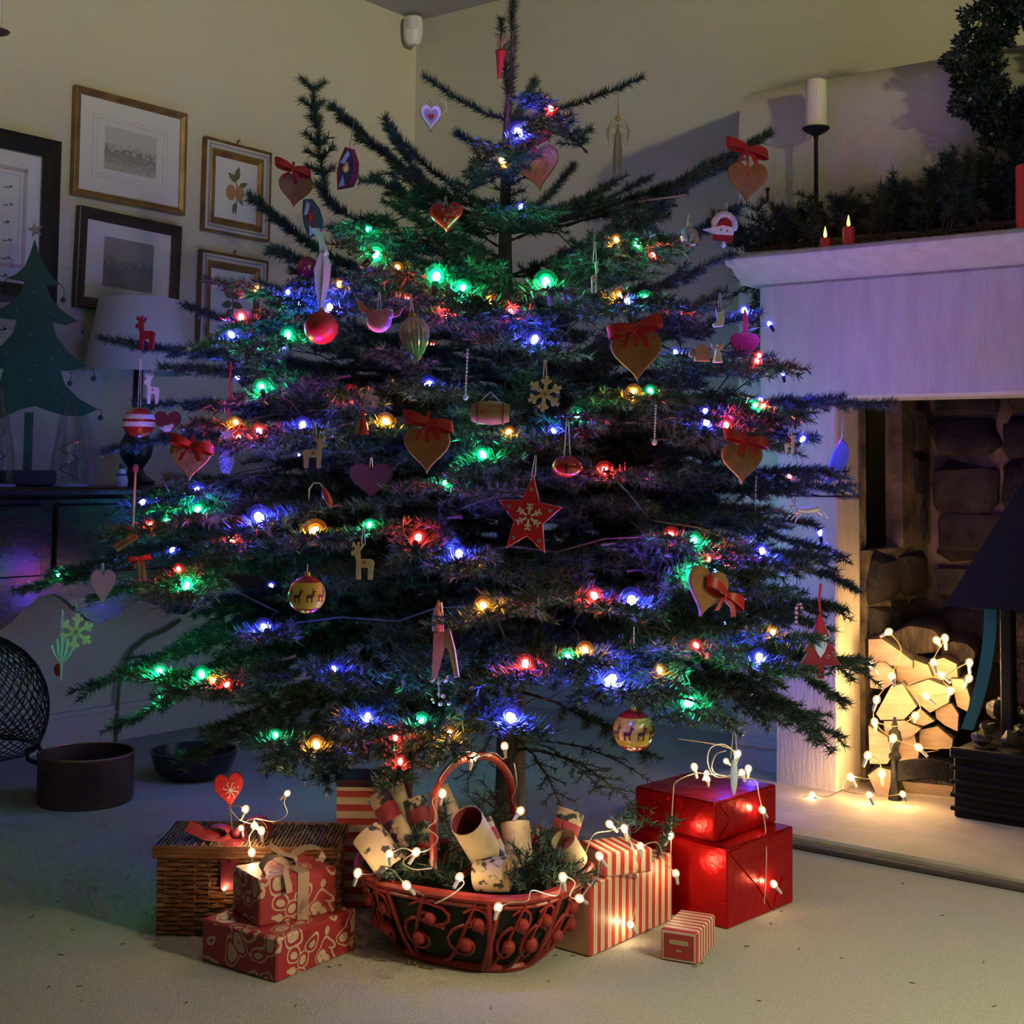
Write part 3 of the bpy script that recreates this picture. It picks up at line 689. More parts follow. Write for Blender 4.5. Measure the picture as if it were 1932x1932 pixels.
m2 = MB(); m2.tube([(.0125 * math.cos(a), .0125 * math.sin(a), .032) for a in [i * .63 for i in range(10)]], .003, 6, closed=True); m2.build('scarf', M('blue_scarf', (0.06, 0.08, 0.25), 0.9), t)

# ------------------------------------------------------------------ floor things by the picture wall
cp = thing('copper_pan', 'old copper pan with dull sides standing on the carpet', 'pan', (-1.07, 3.55, 0))
R0 = 0.118
m2 = MB(); m2.lathe([(0, 0), (R0 - .004, 0), (R0, .006), (R0, .118), (R0 + .003, .122), (R0 - .004, .122), (R0 - .005, .008), (0, .006)], 40); m2.build('body', M('tarnished_copper', (0.22, 0.11, 0.085), 0.38, metal=0.75, col2=(0.12, 0.075, 0.065), nscale=12), cp)
m2 = MB(); m2.tube([(R0 * math.cos(i * .157), R0 * math.sin(i * .157), .121) for i in range(40)], .0028, 6, closed=True); m2.build('rim', M('worn_copper_rim', (0.55, 0.30, 0.18), 0.25, metal=0.95), cp)
m2 = MB(); m2.tube([(-R0, 0, .09), (-R0 - .03, .0, .10), (-R0 - .035, 0, .125), (-R0 - .01, .02, .13), (-R0, .03, .10)], .006, 8); m2.build('handle', M('black_iron', (0, 0, 0)), cp)
bp = thing('dark_bowl', 'shallow black bowl on the carpet below the fir', 'bowl', tuple(ground(365, 1466))[:2] + (0,))
m2 = MB(); m2.lathe([(0, 0), (.07, 0), (.10, .02), (.115, .06), (.118, .075), (.112, .075), (.10, .03), (0, .012)], 32); m2.build('bowl_body', M('black_glaze', (0.01, 0.01, 0.014), 0.25), bp)
# coiled wire globe lantern
wg = thing('wire_globe', 'black globe woven of looping wire on small feet', 'wire globe', tuple(ground(-66, 1500))[:2] + (0,))
gr = 0.20; m2 = MB()
for i in range(44):
    a = i * 2 * math.pi / 44; nz = Vector((math.cos(a) * .80, math.sin(a) * .80, .60)); e1 = nz.orthogonal().normalized(); e2 = nz.cross(e1)
    m2.tube([Vector((0, 0, .212)) + nz * .075 + (e1 * math.cos(j * .262) + e2 * math.sin(j * .262)) * .185 for j in range(24)], .0016, 4, closed=True)
m2.build('wire_loops', M('black_wire', (0.006, 0.008, 0.008), 0.4, metal=0.5), wg)
m2 = MB(); m2.lathe([(.0, .03), (.02, .03), (.014, .05), (.012, .235), (.014, .39), (.02, .40), (.0, .40)], 12); m2.build('inner_core', M('black_wire', (0, 0, 0)), wg)
for a in (-.6, 1.5, 3.6):
    m2 = MB(); m2.tube([(.05 * math.cos(a), .05 * math.sin(a), .05), (.12 * math.cos(a), .12 * math.sin(a), .02), (.14 * math.cos(a), .14 * math.sin(a), .006)], .006, 6); m2.build('foot', M('black_wire', (0, 0, 0)), wg)
# flex running up the wall
cb = thing('lamp_flex', 'olive lamp flex curving up the wall behind the fir', 'cable', on_wall(228, 1300, 0.02))
b0 = Vector(cb.location)
m2 = MB(); m2.tube([on_wall(x, y, 0.02) - b0 for x, y in ((218, 1420), (220, 1360), (224, 1300), (232, 1262), (248, 1228), (275, 1205), (310, 1190), (340, 1170))], .006, 6); m2.build('cord', M('olive_flex', (0.10, 0.14, 0.03), 0.6), cb)

# ================================================================== fir foliage
NR = np.random.default_rng(11)
def nrm(a): return a / np.maximum(np.linalg.norm(a, axis=-1, keepdims=True), 1e-9)
def needle_arrays(A, B, density, ln, wid, flat=0.35, phi0=0.95):
    """Single-triangle needles all along the twigs A->B."""
    A = np.asarray(A, float); B = np.asarray(B, float); D = B - A; L = np.linalg.norm(D, axis=1)
    cnt = np.maximum(2, (L * density).astype(int)); idx = np.repeat(np.arange(len(A)), cnt); n = len(idx)
    f = NR.random(n); pos = A[idx] + D[idx] * f[:, None]; d = nrm(D[idx])
    up = np.tile(np.array([0., 0., 1.]), (n, 1)); up[np.abs(d[:, 2]) > .92] = (1, 0, 0)
    e1 = nrm(np.cross(d, up)); e2 = np.cross(e1, d)
    az = NR.random(n) * 2 * np.pi; ca, sa = np.cos(az), np.sin(az); sa = np.where((sa < 0) & (np.abs(d[:, 2]) < .8), sa * flat, sa)
    rad = nrm(e1 * ca[:, None] + e2 * sa[:, None])
    ph = phi0 + NR.normal(0, .18, n)
    nd = d * np.cos(ph)[:, None] + rad * np.sin(ph)[:, None]
    tip = pos + nd * (ln * NR.uniform(.7, 1.1, n))[:, None]
    wv = nrm(np.cross(nd, NR.normal(size=(n, 3)))) * wid / 2
    v = np.stack([pos - wv, pos + wv, tip], 1).reshape(-1, 3)
    return v, np.arange(len(v)).reshape(-1, 3)
def twig_tubes(A, B, r):
    """Three-sided tapering twigs, all in one array."""
    A = np.asarray(A, float); B = np.asarray(B, float); D = nrm(B - A); n = len(A)
    up = np.tile(np.array([0., 0., 1.]), (n, 1)); up[np.abs(D[:, 2]) > .92] = (1, 0, 0)
    e1 = nrm(np.cross(D, up)); e2 = np.cross(e1, D); vs = []
    for k in range(3):
        a = 2 * np.pi * k / 3; o = (e1 * np.cos(a) + e2 * np.sin(a)) * r; vs += [A + o, B + o * .5]
    v = np.stack(vs, 1).reshape(-1, 3); base = np.arange(n)[:, None] * 6; t = []
    for k in range(3):
        a, b = 2 * k, 2 * ((k + 1) % 3); t += [base + np.array([[a, b, b + 1]]), base + np.array([[a, b + 1, a + 1]])]
    return v, np.concatenate(t, 0)
needm = [M('fir_needles_%d' % i, c, 0.42, col2=c2, nscale=9, spec=0.5) for i, (c, c2) in enumerate((
    ((0.024, 0.062, 0.044), (0.036, 0.086, 0.064)), ((0.022, 0.056, 0.054), (0.032, 0.076, 0.076)), ((0.028, 0.062, 0.036), (0.044, 0.086, 0.050))))]
twigm = M('fir_bark', (0.10, 0.075, 0.05), 0.9, col2=(0.06, 0.045, 0.03), nscale=40)
TD = 3.1
tp = ground(974, 1598); TX = at(960, 900, TD).x
tree = thing('christmas_tree', 'tall bushy fir decorated as a Christmas tree in the middle of the room', 'tree', (TX, TD, 0))
T0 = Vector((TX, TD, 0))
trunk_pts = [Vector((TX + .012, TD, 0.0)), at(965, 1300, TD), at(960, 900, TD), at(953, 560, TD), at(953, 420, TD), at(955, 260, TD), at(966, 100, TD), at(972, -30, TD)]
m2 = MB(); m2.tube([p - T0 for p in trunk_pts], [.036, .030, .025, .018, .014, .009, .0045, .0025], 12)
m2.build('trunk', M('fir_trunk_bark', (0.16, 0.13, 0.12), 0.9, col2=(0.09, 0.075, 0.07), nscale=30, bump=0.6, bscale=90, stretch=(2, 2, .6)), tree)
def trunk_at(z):
    for a, b in zip(trunk_pts, trunk_pts[1:]):
        if a.z <= z <= b.z: return a.lerp(b, (z - a.z) / (b.z - a.z))
    return trunk_pts[-1] if z > 1 else trunk_pts[0]
RZ = [(0.15, .70), (0.30, .86), (0.6, .90), (0.9, .82), (1.17, .72), (1.39, .50), (1.61, .30), (1.8, .14), (1.95, .04)]
def env(z):
    if z <= RZ[0][0]: return RZ[0][1]
    for (a, ra), (b, rb) in zip(RZ, RZ[1:]):
        if a <= z <= b: return ra + (rb - ra) * (z - a) / (b - a)
    return 0.03
BC = [0]
def bough(P0_, P1, bend=0.05, tw=0.42, start=0.22, dens=620, ln=0.019, spread=0.85, seed=0, parent=None, wood='branch', tspace=0.034, org=T0, sub=True, mat=None):
    q = np.random.default_rng(1000 + seed)
    P0_ = np.array(P0_); P1 = np.array(P1); L = np.linalg.norm(P1 - P0_)
    mid = (P0_ + P1) / 2 + np.array([0, 0, bend * L]); ts = np.linspace(0, 1, 13)[:, None]
    S = (1 - ts) ** 2 * P0_ + 2 * ts * (1 - ts) * mid + ts ** 2 * P1
    S[1:-1] += q.normal(0, .004 * L, (11, 3))
    def pt(f): i = min(int(f * 12), 11); return S[i] + (S[i + 1] - S[i]) * (f * 12 - i), nrm((S[i + 1] - S[i])[None])[0]
    A, B, r = [], [], []; wA, wB, wr = [], [], []
    for i in range(12):
        rr = (.0025 + .0075 * L) * (1 - i / 12 * .82); wA.append(S[i]); wB.append(S[i + 1]); wr.append(rr)
        if (i + .5) / 12 > start * .8: A.append(S[i]); B.append(S[i + 1])
    if tw > 0:
        f = start; sg = 1
        while f < .97:
            p, t = pt(f); side = np.cross(t, [0, 0, 1]); ns = np.linalg.norm(side)
            side = side / ns if ns > .2 else np.array([1., 0, 0])
            for s2 in (1, -1):
                if q.random() < .12: continue
                le = max(.045, tw * L * (1 - .78 * f) * q.uniform(.6, 1.05) * (0.55 + 1.6 * min(f, .28)))
                an = spread + q.normal(0, .12)
                d = t * math.cos(an) + side * s2 * math.sin(an) + np.array([0, 0, q.normal(-.02, .13)]); d /= np.linalg.norm(d)
                e = p + d * le; e2 = e + np.array([0, 0, -.05 * le])
                m_ = (p + e) / 2; A += [p, m_]; B += [m_, e2]; wA += [p]; wB += [e2]; wr += [.0018]
                if sub and le > .09:
                    g_ = .3; s3 = 1
                    while g_ < .9:
                        pp_ = p + (e2 - p) * g_; l3 = le * .5 * (1 - g_ * .7) * q.uniform(.7, 1.1)
                        sd = np.cross(d, [0, 0, 1.]); sd /= max(np.linalg.norm(sd), .1)
                        d3 = d * .68 + sd * s3 * .72 + np.array([0, 0, q.normal(0, .1)]); d3 /= np.linalg.norm(d3)
                        A.append(pp_); B.append(pp_ + d3 * l3); wA.append(pp_); wB.append(pp_ + d3 * l3); wr.append(.0012)
                        s3 = -s3; g_ += .045 / le
            f += tspace / L * q.uniform(.8, 1.2)
    o3 = np.array(org)
    tv, tt = twig_tubes(np.array(wA) - o3, np.array(wB) - o3, np.array(wr)[:, None])
    br = raw_mesh(wood, tv, tt, twigm, parent if parent is not None else tree)
    nv, nt_ = needle_arrays(np.array(A) - o3, np.array(B) - o3, dens, ln, .0024)
    nd = raw_mesh('needles', nv, nt_, mat or needm[seed % 3], br); nd['kind'] = 'stuff'
    BC[0] += len(nt_) + len(tt)
    return br
# boughs whose tips show against walls and furniture: (tip px, py, depth, attach row on trunk, bend, twig scale, start)
EX = [
    (798, 143, 3.10, 228, -.10, 0.0, .05), (1212, 146, 3.12, 232, -.06, 0.0, .05), (945, 34, 3.06, 190, -.15, 0.0, .1), (1010, 150, 3.35, 240, -.1, .0, .1),
    (860, 250, 2.95, 285, -.1, .0, .1),
    (628, 198, 3.22, 430, -.12, .10, .30), (735, 240, 3.0, 400, -.18, .0, .2), (700, 332, 2.92, 440, -.10, .22, .25), (1452, 254, 3.15, 440, -.10, .13, .45), (1385, 305, 3.3, 440, -.10, .12, .4),
    (1082, 310, 3.35, 420, -.15, .0, .2), (800, 350, 2.95, 425, .05, .3, .2), (1150, 375, 2.9, 430, .02, .35, .2), (1000, 400, 2.75, 440, -.02, .35, .2),
    (612, 372, 3.12, 560, -.12, .20, .3), (468, 366, 3.15, 575, -.22, .16, .4), (508, 466, 3.0, 580, -.12, .22, .35), (710, 410, 2.85, 520, -.1, .3, .3),
    (1240, 410, 2.95, 560, -.22, .3, .3), (1400, 388, 3.1, 560, -.12, .22, .35), (1330, 515, 3.2, 590, -.05, .3, .3), (1300, 330, 3.3, 520, -.2, .15, .3),
    (344, 576, 3.05, 660, -.10, .28, .3), (186, 636, 3.15, 700, -.06, .24, .35), (300, 690, 2.9, 720, -.04, .32, .3), (250, 760, 3.1, 800, .02, .3, .3), (192, 850, 3.2, 850, .08, .22, .35),
    (1436, 590, 3.15, 680, -.06, .32, .3), (1445, 690, 3.0, 730, .0, .34, .3), (1690, 764, 3.05, 800, .04, .24, .35), (1545, 830, 3.0, 830, .06, .3, .3), (1520, 930, 2.95, 880, .1, .3, .3),
    (240, 940, 3.05, 930, .06, .3, .3), (98, 1082, 3.1, 1000, .10, .26, .35), (200, 1010, 2.95, 980, .08, .3, .3), (165, 1130, 2.95, 1050, .1, .26, .3),
    (1600, 1052, 3.05, 980, .12, .26, .35), (1625, 1116, 2.95, 1010, .14, .24, .35), (1570, 1190, 2.85, 1080, .12, .3, .3),
    (128, 1308, 2.95, 1150, .14, .26, .35), (190, 1382, 2.85, 1200, .16, .28, .3), (330, 1440, 2.8, 1250, .14, .3, .3), (600, 1478, 2.65, 1270, .16, .3, .35), (450, 1400, 2.7, 1230, .14, .32, .3),
    (1604, 1330, 2.85, 1150, .18, .22, .4), (1550, 1372, 2.80, 1180, .18, .24, .35), (1400, 1388, 2.70, 1200, .16, .26, .35), (1480, 1300, 2.7, 1150, .14, .3, .3),
    (500, 1462, 2.62, 1270, .14, .30, .3), (560, 1425, 2.50, 1240, .14, .32, .3), (390, 1385, 2.62, 1220, .12, .32, .3), (820, 1412, 2.52, 1240, .14, .3, .3), (660, 1375, 2.42, 1210, .12, .32, .3),
    (900, 1340, 2.38, 1190, .12, .3, .3), (1010, 1290, 2.34, 1150, .10, .32, .3), (1110, 1325, 2.42, 1180, .12, .3, .3), (1210, 1300, 2.42, 1150, .12, .32, .3), (760, 1300, 2.36, 1160, .1, .34, .3),
    (720, 1430, 2.62, 1260, .14, .28, .35), (1230, 1430, 2.9, 1300, .1, .25, .4),
]
for i, (x, y, dp, ay, bend, tw, st) in enumerate(EX):
    tip = at(x, y, dp); za = at(955, ay, TD).z
    bough(trunk_at(za), tip, bend, tw, st, dens=(3400 if y < 480 else 1900) if tw < .25 else 1500, ln=.024 if y < 480 else .021, seed=i, tspace=.03)
# shoots that rise from the boughs
for i, (bx, by, bd_, x, y, dp) in enumerate(((618, 385, 3.12, 590, 163, 3.16), (800, 345, 3.0, 733, 238, 3.0), (1120, 470, 2.95, 1235, 405, 2.9), (1150, 530, 2.9, 1240, 455, 2.85), (690, 470, 2.9, 700, 405, 2.88))):
    bough(at(bx, by, bd_), at(x, y, dp), -.06, .14, .1, dens=3000, ln=.024, seed=60 + i, tspace=.04)
# needled leader shoot
bough(at(956, 330, TD), at(972, -30, TD), 0.0, .0, .0, dens=3800, ln=.024, seed=77)
bough(at(953, 560, TD), at(956, 330, TD), 0.0, .0, .0, dens=500, ln=.02, seed=78)
# the mass of the tree
TR = random.Random(3)
k = 0
def filler(zt, th, rr, seed, tw=.46):
    r = env(zt) * rr
    tip = Vector((TX + r * math.sin(th), TD - r * math.cos(th), zt))
    slope = -.22 + .75 * max(0, min(1, (zt - .3) / 1.3))
    za = max(.22, zt - r * slope)
    bough(trunk_at(za), tip, .05 if zt < .9 else -.06, tw, .2, dens=1350, ln=.021, seed=200 + seed, tspace=.034)
for zt in (0.36, 0.46, 0.56, 0.66, 0.76, 0.86, 0.96, 1.05, 1.14, 1.23, 1.32, 1.42, 1.52):
    nn = 13 if zt < 1.1 else (10 if zt < 1.35 else 6)
    for j in range(nn):
        th = (j + TR.uniform(-.3, .3)) / nn * 2 * math.pi + zt * 7
        th = (th + math.pi) % (2 * math.pi) - math.pi
        if abs(th) > 2.3 and j % 2: continue
        if zt < .42 and abs(th) < 1.0: continue
        filler(zt + TR.uniform(-.04, .04), th, TR.uniform(.70, .92) * (.93 if abs(th) < .9 else 1.0) * (.86 if zt < .6 and abs(th) < .8 else 1.0), k, tw=.46 if zt < 1.1 else .36); k += 1
# cut lower stubs seen under the tree
for i, (x, y, dp, ay) in enumerate(((1075, 1560, 2.75, 1390), (1140, 1500, 2.8, 1400), (1230, 1560, 2.62, 1420), (880, 1480, 2.8, 1370), (1240, 1480, 2.95, 1400))):
    bough(trunk_at(at(960, ay, TD).z), at(x, y, dp), .18, .18, .5, dens=380, seed=500 + i, tspace=.05)
print('TREE TRIS', BC[0])
def surf(px, py, q=0.95, off=0.0):
    """Point on the fir's outer surface (scaled q) seen at a pixel."""
    y = TD - .3
    for _ in range(6):
        p = at(px, py, y); r = env(p.z) * q; X = p.x - TX
        y = TD - math.sqrt(max(r * r - X * X, 0.0)) * 0.97
    return at(px, py, y - off)

# ------------------------------------------------------------------ mantel garland and wreath
MZ = 1.432
gar = thing('fir_garland', 'bushy dark fir garland lying along the mantel shelf', 'garland', P0 + U * 0.02 + Vector((0, 0, MZ)))
go = P0 + U * 0.02 + Vector((0, 0, MZ))
gq = random.Random(8)
gpath = [P0 + V * (-.26 + a * .07) + U * (-.02 + .012 * math.sin(a)) + Vector((0, 0, MZ + .03)) for a in range(22)]
m2 = MB(); m2.tube([p - go for p in gpath], .008, 6); m2.build('stem', twigm, gar)
gm = [M('garland_needles_dark', (0.008, 0.022, 0.012), 0.6, col2=(0.012, 0.03, 0.014), nscale=9), M('garland_needles_olive', (0.022, 0.04, 0.008), 0.6, col2=(0.03, 0.048, 0.01), nscale=9)]
for i in range(118):
    p = P0 + V * (-.27 + i * .0128) + U * gq.uniform(-.07, .05) + Vector((0, 0, MZ + .025))
    h = min(.19, .075 + .055 * (i / 30)) * gq.uniform(.75, 1.15)
    e = p + V * gq.uniform(-.07, .07) + U * gq.uniform(-.05, .03) + Vector((0, 0, h))
    bough(p, e, .05, .45, .1, dens=1300, ln=.027, seed=700 + i, parent=gar, wood='sprig', org=go, sub=False, tspace=.03, mat=gm[1] if gq.random() < .4 else gm[0])
# sprays hanging off the shelf's end
for i, (x, y) in enumerate(((1372, 500), (1385, 560), (1410, 600), (1425, 660), (1395, 520), (1430, 720), (1415, 545))):
    e = at(x, y, 3.86); s0 = P0 + V * (-.25) + U * .10 + Vector((0, 0, MZ - .01))
    bough(s0, e, .12, .35, .3, dens=700, ln=.024, seed=800 + i, parent=gar, wood='sprig', org=go, sub=False, tspace=.035, mat=gm[0])
wc = hit(1962, 112, P0 + U * 0.06, U)
wr = thing('evergreen_wreath', 'dense dark evergreen wreath hanging on the chimney breast', 'wreath', wc)
Rw = 128 * wc.y / F
m2 = MB(); m2.tube([(V * math.cos(a) + Vector((0, 0, math.sin(a)))) * Rw for a in [i * .2618 for i in range(24)]], .018, 8, closed=True); m2.build('ring_frame', twigm, wr)
wq = np.random.default_rng(4); nl = 15000
a = wq.uniform(0, 2 * np.pi, nl); b = wq.uniform(0, 2 * np.pi, nl); rr = .062 * np.sqrt(wq.uniform(.35, 1, nl)) * (1 + .22 * np.sin(a * 11) + .15 * np.sin(a * 23 + 1))
Vn, Un, Zn = np.array(V), np.array(U), np.array([0, 0, 1.])
rad = np.cos(a)[:, None] * Vn + np.sin(a)[:, None] * Zn
nrmv = np.cos(b)[:, None] * rad - np.sin(b)[:, None] * Un
pos = rad * Rw + nrmv * rr[:, None]
ld = nrm(nrmv + wq.normal(0, .7, (nl, 3))); lw = nrm(np.cross(ld, wq.normal(size=(nl, 3)))) * .0042
tip = pos + ld * .016
vv = np.stack([pos, pos + ld * .007 + lw, tip, pos + ld * .007 - lw], 1).reshape(-1, 3)
bi = np.arange(nl)[:, None] * 4
tt = np.concatenate([bi + np.array([[0, 1, 2]]), bi + np.array([[0, 2, 3]])], 0)
o = raw_mesh('leaves', vv, tt, M('box_leaves', (0.010, 0.026, 0.018), 0.4, col2=(0.016, 0.036, 0.022), nscale=30), wr); o['kind'] = 'stuff'

# candlestick, candles and hook on the mantel
cs = hit(1540, 440, P0 + U * .05, U); cs.z = MZ
ck = cs.y / F
ct = thing('candlestick', 'tall black iron candlestick with a thick cream candle on the mantel', 'candlestick', cs)
def cz(py): return at(1538, py, cs.y).z - MZ
m2 = MB(); m2.lathe([(0, 0), (.035, 0), (.03, .008), (.006, .014), (.0055, cz(262)), (.008, cz(256)), (.03, cz(248)), (.037, cz(243)), (.037, cz(241)), (.0, cz(243))], 24); m2.build('stand', ironm, ct)
m2 = MB(); m2.lathe([(0, cz(242)), (20 * ck, cz(242)), (20.5 * ck, cz(200)), (20 * ck, cz(155)), (18 * ck, cz(152)), (0, cz(154))], 24); m2.build('candle', M('cream_wax', (0.80, 0.76, 0.55), 0.45, col2=(0.74, 0.70, 0.50), nscale=6), ct)
m2 = MB(); m2.tube([(0, 0, cz(154)), (.001, 0, cz(148))], .0011, 5); m2.build('wick', M('burnt_wick', (0.02, 0.02, 0.02), 0.9), ct)
flm = glow('flame_glow', (1.0, 0.50, 0.06), 9.0)
redwax = M('red_wax', (0.30, 0.02, 0.015), 0.4, emit=(0.5, 0.03, 0.005), es=0.10)
for (x, y0, y1, r, lab) in ((1557, 470, 449, 10, 'short red flameless candle glowing on the mantel edge'), (1601, 462, 428, 11.5, 'taller red flameless candle glowing on the mantel edge'), (1940, 440, 312, 22, 'large red pillar candle at the far end of the garland')):
    p = hit(x, y0, P0 - U * .095, U); k2 = p.y / F
    t = thing('red_candle', lab, 'candle', (p.x, p.y, MZ)); hh = (at(x, y1, p.y).z - MZ)
    m2 = MB(); m2.lathe([(0, 0), (r * k2, 0), (r * k2, hh - .002), (r * k2 - .003, hh), (r * .5 * k2, hh - .003), (0, hh - .003)], 18); m2.build('wax_body', redwax, t)
    if r < 20:
        m2 = MB(); m2.lathe([(0, hh - .003), (.0045, hh + .006), (.0038, hh + .014), (.0015, hh + .025), (0, hh + .031)], 10); m2.build('flame', flm, t)
hk = hit(1446, 372, P0 + U * .115, U); t = thing('wall_hook', 'small black iron hook on the chimney breast', 'hook', hk)
m2 = MB(); m2.tube([(.004, 0, .024), (.004, 0, .0), (.002, -.004, -.012), (-.005, -.006, -.018), (-.011, -.006, -.012), (-.011, -.006, -.004)], .0028, 6); m2.sphere((.004, 0, .022), .006, 8, 6); m2.build('hook_iron', ironm, t)

# ================================================================== fairy lights
LC = {'G': ((0.01, 1.0, 0.30), 560, (0.0, 1.0, 0.30)), 'B': ((0.045, 0.045, 1.0), 1450, (0.06, 0.06, 1.0)), 'R': ((1.0, 0.025, 0.018), 850, (1.0, 0.03, 0.02)),
      'O': ((1.0, 0.30, 0.02), 520, (1.0, 0.25, 0.02)), 'W': ((1.0, 0.66, 0.33), 170, (1.0, 0.62, 0.28)), 'F': ((1.0, 0.58, 0.20), 330, (1.0, 0.60, 0.22))}
def light_kit():
    kit = {}
    for c, (col, st, lc) in LC.items():
        m2 = MB(); m2.sphere((0, 0, 0), (.0047, .0047, .0066), 6, 4)
        me = m2.build('bulb', glow('led_' + c, col, st)); bm_ = me.data; bpy.data.objects.remove(me)
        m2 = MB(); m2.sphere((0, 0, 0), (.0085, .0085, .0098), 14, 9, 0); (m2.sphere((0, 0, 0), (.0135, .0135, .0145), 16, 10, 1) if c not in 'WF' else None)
        me = m2.build('lens', [halomat('lens_' + c, lc, 0.5), halomat('frosted_cap_' + c, lc, 0.09)]); lm = me.data; bpy.data.objects.remove(me)  # self-glowing shells imitate the coloured halo of light round each bulb
        m2 = MB(); m2.lathe([(0, -.026), (.0032, -.026), (.0042, -.012), (.0042, -.0075), (0, -.007)], 8)
        me = m2.build('socket', M('clear_holder', (0.5, 0.48, 0.42), 0.4) if c in 'WF' else M('green_cable', (0.008, 0.02, 0.014), 0.5)); sm = me.data; bpy.data.objects.remove(me)
        kit[c] = (bm_, lm, sm)
    return kit
KIT = light_kit()
def string_lights(label, pts, wire_mat, wire_r, sag=0.02, group=None, wire_paths=None, inward=None):
    """pts: list of (position, colour, size); one thing with a wire and a bulb part for each light."""
    org = sum((p for p, _, _ in pts), Vector()) / len(pts)
    t = thing('string_lights', label, 'fairy lights', org, group=group)
    rq = random.Random(len(pts))
    for p, c, s in pts:
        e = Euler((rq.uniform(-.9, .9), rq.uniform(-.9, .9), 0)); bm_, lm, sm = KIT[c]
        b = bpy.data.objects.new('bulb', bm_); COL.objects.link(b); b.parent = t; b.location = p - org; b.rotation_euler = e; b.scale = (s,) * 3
        for nme, me in (('lens', lm), ('socket', sm)):  # the lens part is the additive halo shell
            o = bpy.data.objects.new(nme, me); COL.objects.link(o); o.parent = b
    for path in (wire_paths or []):
        m2 = MB(); m2.tube([q - org for q in path], wire_r, 5); m2.build('cable', wire_mat, t)
    if inward is not None:
        run = [pts[0][0] - org]
        for (p, _, _), (q, _, _) in zip(pts, pts[1:]):
            if (p - q).length > .45:
                if len(run) > 1: m2 = MB(); m2.tube(run, wire_r, 5); m2.build('cable', wire_mat, t)
                run = [q - org]; continue
            mid = (p + q) / 2; cen = inward(mid); a = p.lerp(q, .25).lerp(cen, .10); b = mid.lerp(cen, .16) - Vector((0, 0, sag)); c_ = p.lerp(q, .75).lerp(cen, .10)
            run += [a - org, b - org, c_ - org, q - org]
        if len(run) > 1: m2 = MB(); m2.tube(run, wire_r, 5); m2.build('cable', wire_mat, t)
    return t
TL = """978,250,B,2 1040,205,R,1 948,303,O,1 983,390,B,0 707,480,G,2 823,522,G,2 873,543,G,1 875,575,G,1 1030,533,G,2 692,433,G,0 1203,460,G,1 1232,481,R,0 1163,452,O,0
1170,558,O,1 1183,568,B,1 1218,564,G,1 1287,580,R,0 845,596,R,1 963,590,R,1 925,570,O,0 768,565,R,0 750,505,O,0 640,535,O,0 543,552,B,0 566,574,B,0 622,580,B,1 484,545,O,0 455,598,R,1 437,632,B,1
543,632,G,1 490,655,G,0 1009,640,B,1 1275,665,B,0 1428,681,R,0 808,725,B,1 660,742,R,1 493,730,G,1 728,795,O,1 571,802,B,1 1088,785,G,1 1044,813,B,0 911,858,G,1 1141,887,R,1 1195,742,O,1 1227,737,G,0
1330,775,B,0 1333,797,B,1 1424,765,G,0 1440,766,R,0 1370,803,R,1 1405,825,R,1 489,814,R,1 445,797,O,0 450,825,R,0 371,925,B,1 269,947,B,1 372,962,G,1 489,976,B,2 593,1004,O,2 436,1016,R,1 283,990,R,0
697,990,G,0 789,1014,R,1 866,1045,B,1 337,1074,R,0 352,1105,G,1 498,1183,B,1 302,1267,G,1 380,1273,G,1 402,1284,O,0 428,1292,R,0 597,1405,O,1 694,1352,B,1 746,1392,R,0 755,1437,R,0 795,1361,G,1
912,1143,O,1 991,1252,R,1 964,1354,B,2 1153,1283,B,2 1192,1134,B,2 1121,1124,R,1 1310,1090,G,2 1267,1011,R,1 1309,1021,G,1 1352,1038,R,0 1337,1057,R,0 1348,1072,B,1 1371,1070,R,0 1398,1083,B,0
1438,1040,B,1 1432,1240,B,1 1300,1325,G,2 1245,1265,O,0 1104,1228,O,1 1072,1242,G,1 1313,1217,R,0 1458,1193,O,0 848,1383,O,0 630,1262,B,0 110,1085,G,0 520,1387,G,0 960,815,O,0 840,910,G,0"""
tl = []
for wd in TL.split():
    x, y, c, s = wd.split(','); s = (0.82, 1.2, 1.7)[int(s)]
    p = surf(float(x), float(y), .91); tl.append((p, c, s))
    # the shoot this lamp is clipped to
    n_ = len(tl); iw = (Vector((TX, TD, p.z)) - p).normalized(); sd = Vector((-iw.y, iw.x, 0)); hq = random.Random(n_)
    dv = (-iw * .8 + sd * hq.uniform(-1.0, 1.0) + Vector((0, 0, hq.uniform(-.1, .35) if p.z > 1.2 else hq.uniform(-.25, .15)))).normalized()
    base = p + iw * .010 - Vector((0, 0, .013)) - dv * .17
    bough(base, base + dv * .26, .03, .42, .12, dens=1500, ln=.022, seed=1200 + n_, tspace=.022, sub=False)
SHELLQ = .93
# order along the tree in winding rows so that the cable joins neighbours
rows = {}
for it in tl: rows.setdefault(int(it[0].z / .13), []).append(it)
tl2 = []
for i, kz in enumerate(sorted(rows, reverse=True)): tl2 += sorted(rows[kz], key=lambda it: it[0].x, reverse=bool(i % 2))
